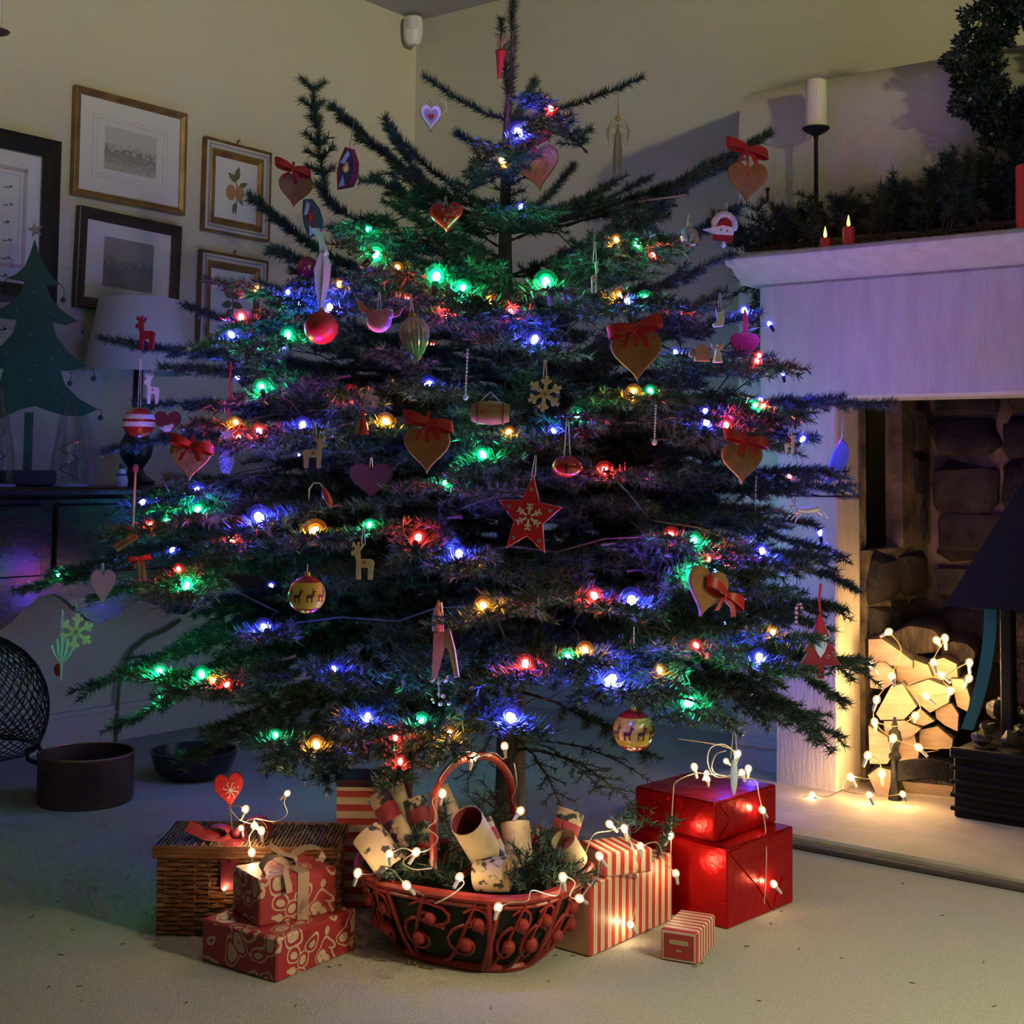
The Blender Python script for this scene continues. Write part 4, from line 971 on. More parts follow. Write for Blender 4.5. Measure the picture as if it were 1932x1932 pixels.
# lamps added round the far side and flanks to colour the walls
BK = random.Random(21)
for i in range(24):
    z = .30 + 1.0 * i / 24; th = math.pi + BK.uniform(-1.6, 1.6); r = env(z) * .8
    tl2.append((Vector((TX + r * math.sin(th), TD - r * math.cos(th), z)), 'BGBGBRBG'[i % 8], 1.0))
for i in range(0, 12, 2):
    z = .38 + .035 * i; th = -1.25 - 1.1 * ((i * 5) % 12) / 12; r = env(z) * .86
    tl2.append((Vector((TX + r * math.sin(th), TD - r * math.cos(th), z)), 'GBG'[(i // 2) % 3], 1.0))
for i in range(7):
    z = .92 + .05 * i; th = 1.25 + .7 * ((i * 3) % 7) / 7; r = env(z) * .80
    tl2.append((Vector((TX + r * math.sin(th), TD - r * math.cos(th), z)), 'BRB'[i % 3], 1.0))
string_lights('long string of multicoloured fairy lights wound round the fir', tl2, M('green_cable', (0, 0, 0)), .0016, inward=lambda p: Vector((TX, TD, p.z)))

# ================================================================== ornaments
redsat = M('red_satin_ribbon', (0.42, 0.012, 0.012), 0.42)
string_m = M('white_thread', (0.62, 0.60, 0.58), 0.7)
ginger = M('gingerbread', (0.34, 0.165, 0.06), 0.8, col2=(0.27, 0.125, 0.045), nscale=60, bump=0.25, bscale=200)
plyw = M('birch_plywood', (0.60, 0.48, 0.30), 0.65, col2=(0.54, 0.42, 0.25), nscale=14, stretch=(1, 1, 6))
redfelt = M('red_felt', (0.36, 0.012, 0.014), 0.95, bump=0.25, bscale=300)
whitep = M('white_enamel', (0.70, 0.68, 0.68), 0.35)
redgl = M('red_gloss', (0.38, 0.012, 0.012), 0.22, coat=0.5)
silver = M('silver_wire', (0.70, 0.68, 0.66), 0.3, metal=0.85)
goldm = M('gold_paint', (0.60, 0.40, 0.10), 0.35, metal=0.7)
def heart(w, h=None, n=36):
    pts = []
    for i in range(n):
        a = 2 * math.pi * i / n
        x = 16 * math.sin(a) ** 3; z = 13 * math.cos(a) - 5 * math.cos(2 * a) - 2 * math.cos(3 * a) - math.cos(4 * a)
        pts.append((x / 32 * w, (z + 2.5) / 29 * (h or w * .95)))
    return pts[::-1]
def bow(t, w, mat, c=(0, 0, 0), tails=True, lean=0.0, name='bow'):
    m2 = MB(); c = Vector(c)
    for s in (-1, 1):
        pts = []
        for i in range(11):
            a = math.pi * 2 * i / 10
            pts.append(c + Vector((s * w * .25 * (1 - math.cos(a)), -.10 * w * math.sin(a), w * .045 * math.sin(a) + .05 * w * math.sin(a / 2) - s * lean * (1 - math.cos(a)) * .5 * w)))
        m2.ribbon(pts, [Vector((.02 * w * math.sin(i), .02 * w, .115 * w * (0.3 + .7 * abs(math.sin(math.pi * i / 10))))) for i in range(11)], .0012)
        if tails: m2.ribbon([c, c + Vector((s * .14 * w, -.01, -.16 * w)), c + Vector((s * .22 * w, -.012, -.34 * w))], Vector((.05 * w, 0, .02 * w)), .0012)
    m2.sphere(tuple(c), (.07 * w, .06 * w, .08 * w), 8, 6)
    return m2.build(name, mat, t, smooth=60)
def strand(t, l, mat=None, z0=0.0, gap=0.006, r=.0008, name='string'):
    m2 = MB(); m2.tube([(-gap / 2, 0, z0), (-gap / 6, 0, z0 + l)], r, 4); m2.tube([(gap / 2, 0, z0), (gap / 6, 0, z0 + l)], r, 4)
    return m2.build(name, mat or string_m, t)
def orn(name, label, cat, px, py, q=1.0, off=0.02, rot=(0, 0, 0), group=None, dep=None):
    p = at(px, py, dep) if dep else surf(px, py, q, off)
    t = thing(name, label, cat, p, rot, group); return t, p.y / F
# gingerbread hearts with satin bows
GH = [(557, 360, 66, 548, 322, 3.05, .15, 'gingerbread heart with red bow high on the picture-wall side, seen dark'), (1014, 318, 88, 1002, 268, 2.92, -.22, 'gingerbread heart with tilted bow near the tree top'),
      (1410, 345, 78, 1404, 285, 3.10, .08, 'gingerbread heart on the bough tip above the mantel'), (1201, 672, 98, 1200, 622, None, -.08, 'large gingerbread heart with spread bow right of centre'),
      (806, 850, 88, 808, 800, None, .0, 'gingerbread heart with icing edge hanging left of the red star'), (1400, 875, 78, 1405, 832, None, .0, 'gingerbread heart lit red beside the stone pillar'),
      (360, 868, 78, 362, 842, None, .05, 'gingerbread heart in shadow before the sideboard'), (1332, 1118, 92, 1366, 1114, None, .5, 'gingerbread heart half hidden on the lower fireplace side')]
for (x, y, wd, bx, by, dep, rz, lab) in GH:
    t, k2 = orn('gingerbread_heart', lab, 'ornament', x, y, 1.0, .03, (0, rz * .6, rz), 'gingerbread hearts on the fir', dep)
    w_ = wd * k2
    m2 = MB(); m2.prism(heart(w_, w_ * 1.0), -.0045, .0045, .002); m2.build('biscuit', ginger, t, smooth=50)
    m2 = MB(); m2.lathe([(.0022, -.001), (.0045, -.001), (.0045, .001), (.0022, .001)], 12, c=(0, -.0048, w_ * .22), ax=Matrix.Rotation(math.pi / 2, 3, 'X')); m2.build('hole_rim', M('dark_icing', (0.12, 0.06, 0.03), 0.7), t)
    dx, dz = (bx - x) * k2, (y - by) * k2
    bow(t, wd * 1.05 * k2, redsat, (dx, -.012, dz), tails=True, lean=-.1 if rz < 0 else .12)
    m2 = MB(); m2.ribbon([(dx, -.008, dz), (dx * .5, -.008, (dz + w_ * .24) / 2), (0, -.006, w_ * .22)], (.003, 0, 0)); m2.ribbon([(dx, -.008, dz), (dx, 0, dz + .02)], (.003, 0, 0)); m2.build('ribbon_loop', redsat, t)
# plywood reindeer
def deer(w, h, flip=1):
    o = [(-.36, -.5), (-.20, -.5), (-.19, -.18), (.08, -.18), (.09, -.5), (.25, -.5), (.26, .02), (.32, .14), (.44, .14), (.46, .24), (.30, .30), (.33, .36), (.42, .38), (.40, .50), (.33, .47), (.30, .42), (.25, .38), (.22, .40), (.22, .50), (.14, .50), (.16, .40), (.08, .38), (.02, .46), (-.03, .42), (.06, .31), (.12, .26), (.10, .05), (-.30, .05), (-.40, .0), (-.44, -.06), (-.40, -.1)]
    return [(flip * x * w, z * h) for x, z in (o if flip > 0 else o[::-1])]
DE = [(593, 852, 52, 62, 1, 30, plyw, 'pale plywood reindeer facing the trunk, above the blue light', None), (685, 1058, 50, 70, -1, 34, plyw, 'plywood reindeer in the shaded centre of the tree', None),
      (287, 733, 34, 58, -1, 14, whitep, 'white reindeer glowing violet beside the lampshade', 2.95), (1491, 838, 26, 34, 1, 16, whitep, 'tiny pale reindeer near the stone pillar', None),
      (1122, 522, 16, 62, 1, 40, whitep, 'narrow pale reindeer turned edge-on under long threads', None)]
for (x, y, w_, h_, fl, sl, mt, lab, dep) in DE:
    t, k2 = orn('reindeer_ornament', lab, 'ornament', x, y, 1.0, .03, (0, 0, .1 * fl), 'reindeer cut-outs on the fir', dep)
    m2 = MB(); m2.prism(deer(w_ * k2, h_ * k2, fl), -.002, .002); m2.build('cut_out', mt, t, smooth=0)
    m2 = MB()
    for q in range(3):
        a = q * math.pi / 3; m2.box((-.05 * w_ * k2 * fl, -.0024, -.04 * h_ * k2), (.16 * w_ * k2, .0008, .0009), Matrix.Rotation(a, 3, 'Y'))
    m2.build('engraved_star', M('engraved_line', (0.2, 0.12, 0.06), 0.8), t, smooth=0)
    strand(t, sl * k2, z0=h_ * .42 * k2)
t, k2 = orn('red_reindeer', 'red painted reindeer standing before the lampshade', 'ornament', 275, 628, dep=3.0, rot=(0, 0, -.3))
m2 = MB(); m2.prism(deer(48 * k2, 66 * k2, -1), -.003, .003, .001); m2.build('cut_out', M('red_paint_matt', (0.28, 0.012, 0.012), 0.7), t, smooth=0)
# snowflakes
def flake(t, r, mat, th=.004):
    m2 = MB()
    for i in range(6):
        R = Matrix.Rotation(i * math.pi / 3 + .12, 3, 'Y')
        m2.box(R @ Vector((0, 0, r * .5)), (r * .20, th, r), R)
        for s in (-1, 1):
            R2 = R @ Matrix.Rotation(s * .85, 3, 'Y'); m2.box(R @ Vector((0, 0, r * .55)) + R2 @ Vector((0, 0, r * .17)), (r * .17, th * .98, r * .36), R2)
    m2.sphere((0, 0, 0), (r * .25, th / 2, r * .25), 12, 6)
    return m2.build('cut_out', mat, t, smooth=0)
for (x, y, r, sl, lab, dep) in ((1028, 743, 34, 34, 'pale wooden snowflake hanging above the red star', None), (143, 1192, 34, 22, 'wooden snowflake tinged green at the tree\'s lower outer tip', 2.95)):
    t, k2 = orn('snowflake_ornament', lab, 'ornament', x, y, 1.0, .04, (0, 0, .15), 'wooden snowflakes on the fir', dep); flake(t, r * k2, plyw); strand(t, sl * k2, z0=r * .9 * k2)
# big red star
t, k2 = orn('red_star', 'large red wooden star with white snowflake and rivets', 'ornament', 998, 975, 1.0, .06, (0, .10, -.12))
R1 = 76 * k2; so_ = star_out(R1, R1 * .46); so_ = [(x * .82, z * 1.03) for x, z in so_][::-1]
m2 = MB(); m2.prism(so_, -.004, .004, .0015); m2.build('star_board', M('red_lacquer', (0.46, 0.012, 0.02), 0.4), t, smooth=0)
m2 = MB(); m2.prism([(x * 1.015, z * 1.015) for x, z in so_], -.002, .0035); m2.build('cream_edge', M('cream_edge', (0.55, 0.45, 0.38), 0.6), t, smooth=0)
m2 = MB(); r = 24 * k2
for i in range(6):
    R = Matrix.Rotation(i * math.pi / 3, 3, 'Y'); m2.box(R @ Vector((0, -.0046, r * .6)), (r * .16, .0012, r * .8), R)
    for s in (-1, 1):
        for q in (.55, .85): R2 = R @ Matrix.Rotation(s * .9, 3, 'Y'); m2.box(R @ Vector((0, -.0046, r * q)) + R2 @ Vector((0, 0, r * .14)), (r * .13, .0012, r * .3), R2)
m2.build('painted_snowflake', whitep, t, smooth=0)
for i in range(5):
    a = math.pi / 2 + i * 2 * math.pi / 5; m2 = MB(); m2.lathe([(.0014, -.001), (.0034, -.001), (.0034, .001), (.0014, .001)], 12, c=(R1 * .66 * .82 * math.cos(a), -.0045, R1 * .66 * 1.03 * math.sin(a)), ax=Matrix.Rotation(math.pi / 2, 3, 'X')); m2.build('rivet', silver, t)
strand(t, 40 * k2, z0=R1)
# baubles
t, k2 = orn('red_bauble', 'matt red bauble hung from a long pale ribbon', 'bauble', 606, 618, dep=2.50)
m2 = MB(); m2.sphere((0, 0, 0), 32 * k2, 28, 18); m2.build('ball', M('red_matt_bauble', (0.42, 0.02, 0.018), 0.38), t)
m2 = MB(); m2.lathe([(0, 31 * k2), (.006, 31 * k2), (.006, 37 * k2), (0, 37 * k2)], 10); m2.build('cap', goldm, t)
m2 = MB(); m2.ribbon([(0, -.004, 36 * k2), (-4 * k2, -.006, 70 * k2), (-6 * k2, -.006, 110 * k2), (4 * k2, -.004, 140 * k2), (-2 * k2, -.002, 165 * k2), (-16 * k2, 0, 190 * k2)], [Vector((q * k2, .002, 0)) for q in (4, 7, 9, 9, 5, 8)], .0012)
m2.ribbon([(0, -.004, 36 * k2), (8 * k2, -.006, 80 * k2), (10 * k2, -.004, 118 * k2), (4 * k2, -.003, 142 * k2)], [Vector((q * k2, .002, 0)) for q in (3, 6, 7, 4)], .0012)
m2.sphere((3 * k2, -.003, 142 * k2), (7 * k2, 4 * k2, 6 * k2), 8, 6); m2.build('ribbon', M('pale_blue_ribbon', (0.50, 0.60, 0.66), 0.5), t, smooth=60)
def deer_ball(px, py, rpx, sl, label, dep=None):
    t, k2 = orn('reindeer_bauble', label, 'bauble', px, py, 1.0, .05, (0, 0, .3), 'yellow reindeer baubles', dep); R = rpx * k2
    m2 = MB(); m2.sphere((0, 0, 0), R, 28, 18); m2.build('ball', M('yellow_bauble', (0.62, 0.42, 0.05), 0.25, coat=0.5), t)
    for s in (1, -1):
        m2 = MB(); m2.lathe([(0, s * R * 1.012), (R * .35, s * R * .955), (R * .62, s * R * .80), (R * .74, s * R * .69), (R * .70, s * R * .66), (0, s * R * .9)], 28); m2.build('red_cap', redgl, t)
    m2 = MB()
    for i in range(9):
        a = i * 2 * math.pi / 9; R3 = Matrix.Rotation(a, 3, 'Z')
        for x, z, w_, h_ in ((0, -.02, .34, .16), (-.13, -.2, .06, .26), (.12, -.2, .06, .26), (.19, .12, .08, .22), (.24, .24, .16, .09), (.2, .34, .03, .16)):
            m2.box(R3 @ Vector((x * R, -R * 1.003 * math.cos(math.asin(min(.7, abs(z) + .1))) - .0003, z * R)), (w_ * R, R * .04, h_ * R), R3)
    m2.build('reindeer_print', M('plum_print', (0.06, 0.012, 0.03), 0.5), t, smooth=0)
    m2 = MB(); m2.lathe([(0, R), (.005, R), (.005, R + .006), (0, R + .006)], 10); m2.build('cap', goldm, t)
    m2 = MB(); m2.tube([(0, 0, R), (0, 0, R + sl * k2)], .0009, 5); m2.build('string', string_m, t)
deer_ball(579, 1122, 35, 22, 'yellow reindeer bauble deep among the shaded boughs')
deer_ball(1195, 1378, 38, 160, 'yellow reindeer bauble dangling on a long string over the gifts', 2.45)
t, k2 = orn('striped_bauble', 'red bauble with white bands before the sideboard', 'bauble', 262, 797, dep=2.95); R = 30 * k2
m2 = MB()
def zc(a, b): return [(math.sqrt(max(R * R - z * z, 0)) , z) for z in [a + (b - a) * i / 5 for i in range(6)]]
m2.lathe(zc(-R, -.25 * R), 24); m2.lathe(zc(.5 * R, R), 24); m2.lathe(zc(.02 * R, .22 * R), 24); m2.build('ball', redgl, t)
m2 = MB(); m2.lathe([(q * 1.02, z) for q, z in zc(-.28 * R, .03 * R)], 24); m2.lathe([(q * 1.02, z) for q, z in zc(.2 * R, .5 * R)], 24); m2.build('glitter_band', M('white_glitter', (0.66, 0.64, 0.70), 0.5, bump=.6, bscale=300), t)
strand(t, 90 * k2, z0=R)
t, k2 = orn('glass_bauble', 'small clear glass bauble with pearly swirl near the mantel', 'bauble', 1300, 447, 1.0, .03); R = 19 * k2
m2 = MB(); m2.sphere((0, 0, 0), R, 22, 14); m2.build('ball', M('pearly_glass', (0.40, 0.42, 0.55), 0.1, metal=0.5), t)
m2 = MB(); m2.lathe([(0, R), (.005, R), (.004, R + .008), (0, R + .008)], 10); m2.build('cap', silver, t); strand(t, 26 * k2, z0=R)
t, k2 = orn('dark_red_bauble', 'dark red bauble half behind the pale ribbon', 'bauble', 580, 504, 1.0, .0, dep=2.95); R = 20 * k2
m2 = MB(); m2.sphere((0, 0, 0), R, 20, 14); m2.build('ball', M('garnet_gloss', (0.16, 0.008, 0.03), 0.2, coat=.5), t); m2 = MB(); m2.lathe([(0, R), (.005, R), (.005, R + .006), (0, R + .006)], 10); m2.build('cap', goldm, t)
# hearts of other kinds
t, k2 = orn('padded_heart', 'shiny padded red heart with faint white flakes near the trunk top', 'ornament', 842, 412, 1.0, .04, (0, -.05, 0)); w_ = 64 * k2
m2 = MB(); ho = heart(w_, w_ * .98)
for y, q in ((-.011, .25), (-.010, .6), (-.006, .88), (0, 1), (.006, .88), (.010, .6), (.011, .25)): m2.v += [(x * q, y, z * q) for x, z in ho]
n = len(ho); m2.f = [(i * n + j, i * n + (j + 1) % n, (i + 1) * n + (j + 1) % n, (i + 1) * n + j) for i in range(6) for j in range(n)] + [tuple(range(n))[::-1], tuple(range(6 * n, 7 * n))]; m2.mi = [0] * len(m2.f)
m2.build('cushion', redgl, t); m2 = MB(); hq = random.Random(2)
for i in range(14):
    x, z = hq.uniform(-.36, .36) * w_, hq.uniform(-.25, .3) * w_
    for q in range(3): m2.box((x, -.0118 + abs(x) * .12, z), (.005, .0006, .0006), Matrix.Rotation(q * 1.05, 3, 'Y'))
m2.build('painted_flakes', M('pale_pink_paint', (0.5, 0.25, 0.3), 0.5), t, smooth=0); strand(t, 20 * k2, z0=w_ * .35)
t, k2 = orn('felt_heart', 'plain red felt heart on a red ribbon beside the lintel', 'ornament', 1405, 655, dep=3.0); w_ = 56 * k2
m2 = MB(); m2.prism(heart(w_, w_ * .95), -.004, .004, .0018); m2.build('felt_body', redfelt, t); m2 = MB(); m2.ribbon([(0, -.002, w_ * .3), (1 * k2, -.002, 50 * k2), (0, 0, 72 * k2)], [Vector((4 * k2, 0, 0)), Vector((5 * k2, 0, 0)), Vector((2 * k2, 0, 0))]); m2.build('ribbon', redsat, t)
t, k2 = orn('wire_heart', 'silver heart with white and red rings on a curled wire near the top', 'ornament', 813, 222, dep=3.02, rot=(0, 0, .2)); w_ = 42 * k2
m2 = MB(); m2.prism(heart(w_ * .9, w_ * 1.15), -.0015, .0015); m2.build('white_plate', whitep, t, smooth=0)
m2 = MB(); m2.prism(heart(w_ * .66, w_ * .8), -.0022, .0018); m2.build('grey_plate', M('lilac_enamel', (0.30, 0.24, 0.30), 0.4), t, smooth=0); m2 = MB(); m2.prism(heart(w_ * .30, w_ * .34), -.003, .002); m2.build('red_centre', redgl, t, smooth=0)
m2 = MB(); m2.tube([(x, 0, z) for x, z in heart(w_ * 1.05, w_ * 1.4)], .0009, 5, closed=True); m2.tube([(0, 0, w_ * .35), (2 * k2, 0, 26 * k2), (-6 * k2, 0, 36 * k2), (-14 * k2, 0, 33 * k2)], .0009, 5); m2.tube([(16 * k2, 0, 2 * k2), (30 * k2, 0, 18 * k2), (28 * k2, 0, 32 * k2), (18 * k2, 0, 34 * k2)], .0009, 5); m2.build('wire', silver, t)
t, k2 = orn('striped_felt_heart', 'red striped felt heart with white stitching low on the outer boughs', 'ornament', 193, 1108, dep=2.9, rot=(0, 0, .5)); w_ = 46 * k2
m2 = MB(); m2.prism(heart(w_, w_ * 1.45), -.005, .005, .002); m2.build('felt_body', stripes('red_knit_stripe', (0.34, 0.03, 0.05), (0.16, 0.02, 0.03), 2, 170), t)
m2 = MB()
for x, z in heart(w_ * 1.0, w_ * 1.43, 44): m2.sphere((x, -.004, z), .0009, 5, 4)
m2.build('stitching', string_m, t); strand(t, 22 * k2, z0=w_ * .5)
t, k2 = orn('bird_heart', 'dark red heart with a white bird before the sideboard', 'ornament', 316, 800, dep=2.98); w_ = 52 * k2
m2 = MB(); m2.prism(heart(w_, w_ * .95), -.003, .003, .001); m2.build('heart_plate', M('oxblood_enamel', (0.16, 0.02, 0.02), 0.5), t, smooth=0); m2 = MB(); m2.sphere((.0, -.004, -.010), (.011, .004, .008), 12, 8); m2.sphere((.009, -.004, -.004), (.006, .004, .005), 10, 7); m2.prism([(-.020, -.006), (-.008, -.014), (-.008, -.008)], -.005, -.003); m2.build('bird', whitep, t)
t, k2 = orn('maroon_heart', 'maroon felt heart in deep shade left of the trunk', 'ornament', 700, 908, .72, .0); w_ = 82 * k2
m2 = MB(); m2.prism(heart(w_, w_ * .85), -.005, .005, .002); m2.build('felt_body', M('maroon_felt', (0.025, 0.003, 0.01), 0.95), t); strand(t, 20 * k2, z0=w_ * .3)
# folded fabric slices
for (x, y, hh, lab, dep, dz) in ((655, 320, 84, 'half-moon fabric ornament with wine red back and gold motif', 3.0, 62), (588, 412, 76, 'half-moon fabric ornament in teal and brown under the dark gingerbread heart', 2.98, 0)):
    t, k2 = orn('fabric_wedge', lab, 'ornament', x, y, dep=dep, rot=(0, .12 if dz else -.2, .3)); h_ = hh * k2
    out = [(-.12 * h_, .5 * h_), (.1 * h_, .48 * h_), (.24 * h_, .2 * h_), (.27 * h_, -.12 * h_), (.2 * h_, -.36 * h_), (-.15 * h_, -.5 * h_), (-.22 * h_, -.1 * h_), (-.2 * h_, .2 * h_)]
    m2 = MB(); m2.prism(out[::-1], -.007, .007, .003); m2.build('padded_back', M('wine_velvet', (0.22, 0.012, 0.03), 0.8) if dz else M('teal_cotton', (0.02, 0.07, 0.09), 0.8), t)
    m2 = MB(); m2.prism([(x_ * .62 - .04 * h_, z * .86) for x_, z in out][::-1], -.0085, -.006); m2.build('front_panel', M('black_cotton', (0.02, 0.02, 0.025), 0.8) if dz else M('brown_cotton', (0.10, 0.05, 0.03), 0.8), t, smooth=0)
    m2 = MB(); m2.sphere((-.05 * h_, -.009, .0), (.08 * h_, .002, .10 * h_), 10, 6); m2.sphere((-.05 * h_, -.009, .1 * h_), (.05 * h_, .002, .05 * h_), 10, 6); m2.build('motif', goldm if dz else redgl, t)
    for pp in ([(-.2 * h_, .1 * h_), (-.06 * h_, .42 * h_), (.0, .34 * h_), (-.1 * h_, .1 * h_)], [(-.16 * h_, -.46 * h_), (-.02 * h_, -.38 * h_), (-.1 * h_, -.16 * h_)]):
        m2 = MB(); m2.prism(pp, -.009, -.007); m2.build('pale_patch', M('ice_blue_cotton', (0.28, 0.38, 0.44), 0.8), t, smooth=0)
    if dz: m2 = MB(); m2.tube([(-.02 * h_, 0, .48 * h_), (.0, 0, .48 * h_ + 56 * k2)], .0009, 5); m2.build('string', M('grey_thread', (0.2, 0.2, 0.22), 0.8), t)
# carrot cone
t, k2 = orn('red_cone', 'red painted wooden carrot with straw tuft beside the leader shoot', 'ornament', 943, 122, dep=2.97, rot=(0, .06, 0))
m2 = MB(); m2.lathe([(0, -28 * k2), (.003, -27 * k2), (9 * k2, 18 * k2), (11 * k2, 25 * k2), (9 * k2, 28 * k2), (0, 28 * k2)], 16); m2.build('cone', M('red_paint_satin', (0.36, 0.015, 0.012), 0.5), t)
m2 = MB(); cq = random.Random(1)
for i in range(12): a = cq.uniform(0, 6.28); m2.tube([(0, 0, 27 * k2), (math.cos(a) * 6 * k2, math.sin(a) * 6 * k2, 44 * k2), (math.cos(a) * 14 * k2, math.sin(a) * 10 * k2, (60 + cq.uniform(-8, 8)) * k2)], .0009, 4)
m2.build('straw_tuft', M('straw', (0.38, 0.30, 0.12), 0.7), t); m2 = MB(); m2.lathe([(0, -36 * k2), (.002, -36 * k2), (.002, -28 * k2), (0, -28 * k2)], 8); m2.build('gold_tip', goldm, t)
# straw angel
t, k2 = orn('straw_angel', 'thin straw angel hanging from the high bough by the chimney', 'ornament', 1166, 250, dep=3.1)
m2 = MB()
for i in range(16): a = i * .39; m2.tube([(0, 0, 20 * k2), (6 * k2 * math.cos(a), 5 * k2 * math.sin(a), -10 * k2), ((9 + i % 3) * k2 * math.cos(a), 8 * k2 * math.sin(a), (-68 - 6 * (i % 4)) * k2)], .0008, 4)
m2.build('skirt', M('pale_straw', (0.30, 0.32, 0.20), 0.5), t)
for s in (-1, 1):
    m2 = MB()
    for j in range(5): m2.tube([(0, 0, 12 * k2), (s * (10 + 3 * j) * k2, 0, (26 - 5 * j) * k2), (s * (24 - 2 * j) * k2, 0, (4 - 8 * j) * k2), (s * 3 * k2, 0, -6 * k2)], .0007, 4)
    m2.build('wing', M('pale_straw', (0, 0, 0)), t)
m2 = MB(); m2.sphere((0, 0, 27 * k2), 6 * k2, 10, 7); m2.build('head', M('straw', (0, 0, 0)), t); strand(t, 50 * k2, z0=30 * k2, gap=.001, mat=M('straw', (0, 0, 0)))
# pink bird
t, k2 = orn('pink_bird', 'round pink bird with spread wing among the upper boughs', 'ornament', 715, 605, 1.0, .05)
pinkm = M('pink_ceramic', (0.62, 0.22, 0.38), 0.35); R = 24 * k2
m2 = MB(); m2.sphere((0, 0, 0), (R, R * .9, R * .95), 20, 14); m2.sphere((R * .7, -R * .2, R * .5), R * .5, 14, 9); m2.build('body', pinkm, t)
m2 = MB(); m2.prism([(R * .9, R * .55), (R * 1.9, R * 1.0), (R * 1.6, R * .4), (R * .9, R * .2)], -.004, .004, .001); m2.build('tail', pinkm, t)
m2 = MB(); m2.prism([(-R * .3, R * .5), (-R * 1.9, R * 1.9), (-R * 1.5, R * .8), (-R * .8, R * .3)], -.003, .003, .001); m2.build('wing', M('coral_ceramic', (0.62, 0.25, 0.17), 0.4), t)
strand(t, 30 * k2, z0=R)
# ribbed glass drop
t, k2 = orn('glass_drop', 'ribbed pointed glass drop shading from pink to green', 'ornament', 782, 632, 1.0, .05, (0, -.12, 0))
m2 = MB(); nn = 40; pr = [(0, 36), (10, 34), (22, 24), (28, 8), (27, -4), (22, -20), (13, -36), (5, -48), (0, -52)]
m2.lathe([(r * k2, z * k2) for r, z in pr], nn); m2.v = [(x * (1 + .05 * math.cos(20 * math.atan2(y, x))), y * (1 + .05 * math.cos(20 * math.atan2(y, x))), z) for x, y, z in m2.v]
gd = bpy.data.materials.new('ribbed_glass'); gd.use_nodes = True; b = gd.node_tree.nodes['Principled BSDF']; b.inputs['Roughness'].default_value = .15; b.inputs['Metallic'].default_value = .35
tc = gd.node_tree.nodes.new('ShaderNodeTexCoord'); sp = gd.node_tree.nodes.new('ShaderNodeSeparateXYZ'); rp = gd.node_tree.nodes.new('ShaderNodeValToRGB')
gd.node_tree.links.new(tc.outputs['Generated'], sp.inputs[0]); gd.node_tree.links.new(sp.outputs[2], rp.inputs[0]); gd.node_tree.links.new(rp.outputs[0], b.inputs['Base Color'])
rp.color_ramp.elements[0].color = (.12, .30, .12, 1); rp.color_ramp.elements[1].color = (.55, .38, .42, 1); rp.color_ramp.elements[0].position = .3; rp.color_ramp.elements[1].position = .65
m2.build('glass_body', gd, t); m2 = MB(); m2.lathe([(0, 34 * k2), (.006, 34 * k2), (.006, 41 * k2), (0, 41 * k2)], 10); m2.build('cap', goldm, t); strand(t, 30 * k2, z0=40 * k2)
# wooden barrel
t, k2 = orn('wooden_barrel', 'small wooden barrel lying under a tuft of greenery', 'ornament', 925, 779, 1.0, .05)
m2 = MB(); m2.lathe([(0, -36 * k2), (16 * k2, -36 * k2), (21 * k2, -20 * k2), (23 * k2, 0), (21 * k2, 20 * k2), (16 * k2, 36 * k2), (0, 36 * k2)], 18, ax=Matrix.Rotation(math.pi / 2, 3, 'Y')); m2.build('staves', M('oak_stave', (0.40, 0.25, 0.12), 0.6, col2=(0.30, 0.17, 0.08), nscale=20, stretch=(1, 8, 8)), t)
for x in (-24, 24): m2 = MB(); m2.tube([(x * k2, 20.8 * k2 * math.cos(a), 20.8 * k2 * math.sin(a)) for a in [i * .349 for i in range(18)]], .0016, 5, closed=True); m2.build('hoop', M('dark_hoop', (0.10, 0.05, 0.03), 0.6), t)
m2 = MB(); m2.sphere((-14 * k2, -22 * k2, 0), (3.5 * k2, 2 * k2, 5 * k2), 8, 6); m2.build('bung', redgl, t)
m2 = MB(); m2.tube([(-20 * k2, 0, 20 * k2), (0, 0, 40 * k2), (20 * k2, 0, 20 * k2)], .001, 5); m2.build('string', string_m, t)
# jingle bell and red bell figure
t, k2 = orn('jingle_bell', 'red jingle bell on long threads right of the star', 'ornament', 1070, 880, 1.0, .03); R = 25 * k2
m2 = MB(); m2.sphere((0, 0, 0), (R * 1.15, R, R * .85), 20, 12); m2.build('bell', redgl, t); m2 = MB(); m2.sphere((-.1 * R, -R * .98, .1 * R), (R * .12, R * .06, R * .12), 8, 6); m2.box((-.1 * R, -R * .93, -.25 * R), (R * .10, R * .1, R * .5)); m2.build('slot', M('black_slot', (0.01, 0.005, 0.005), 0.8), t); strand(t, 66 * k2, z0=R * .8, gap=.01)
t, k2 = orn('red_bell', 'small red hand bell with knob in the middle boughs', 'ornament', 684, 800, 1.0, .03)
m2 = MB(); m2.lathe([(0, 14 * k2), (5 * k2, 12 * k2), (8 * k2, 2 * k2), (12 * k2, -14 * k2), (14 * k2, -20 * k2), (0, -18 * k2)], 14); m2.sphere((0, 0, 20 * k2), 6 * k2, 10, 7); m2.build('bell', redgl, t); strand(t, 18 * k2, z0=24 * k2, mat=redsat)
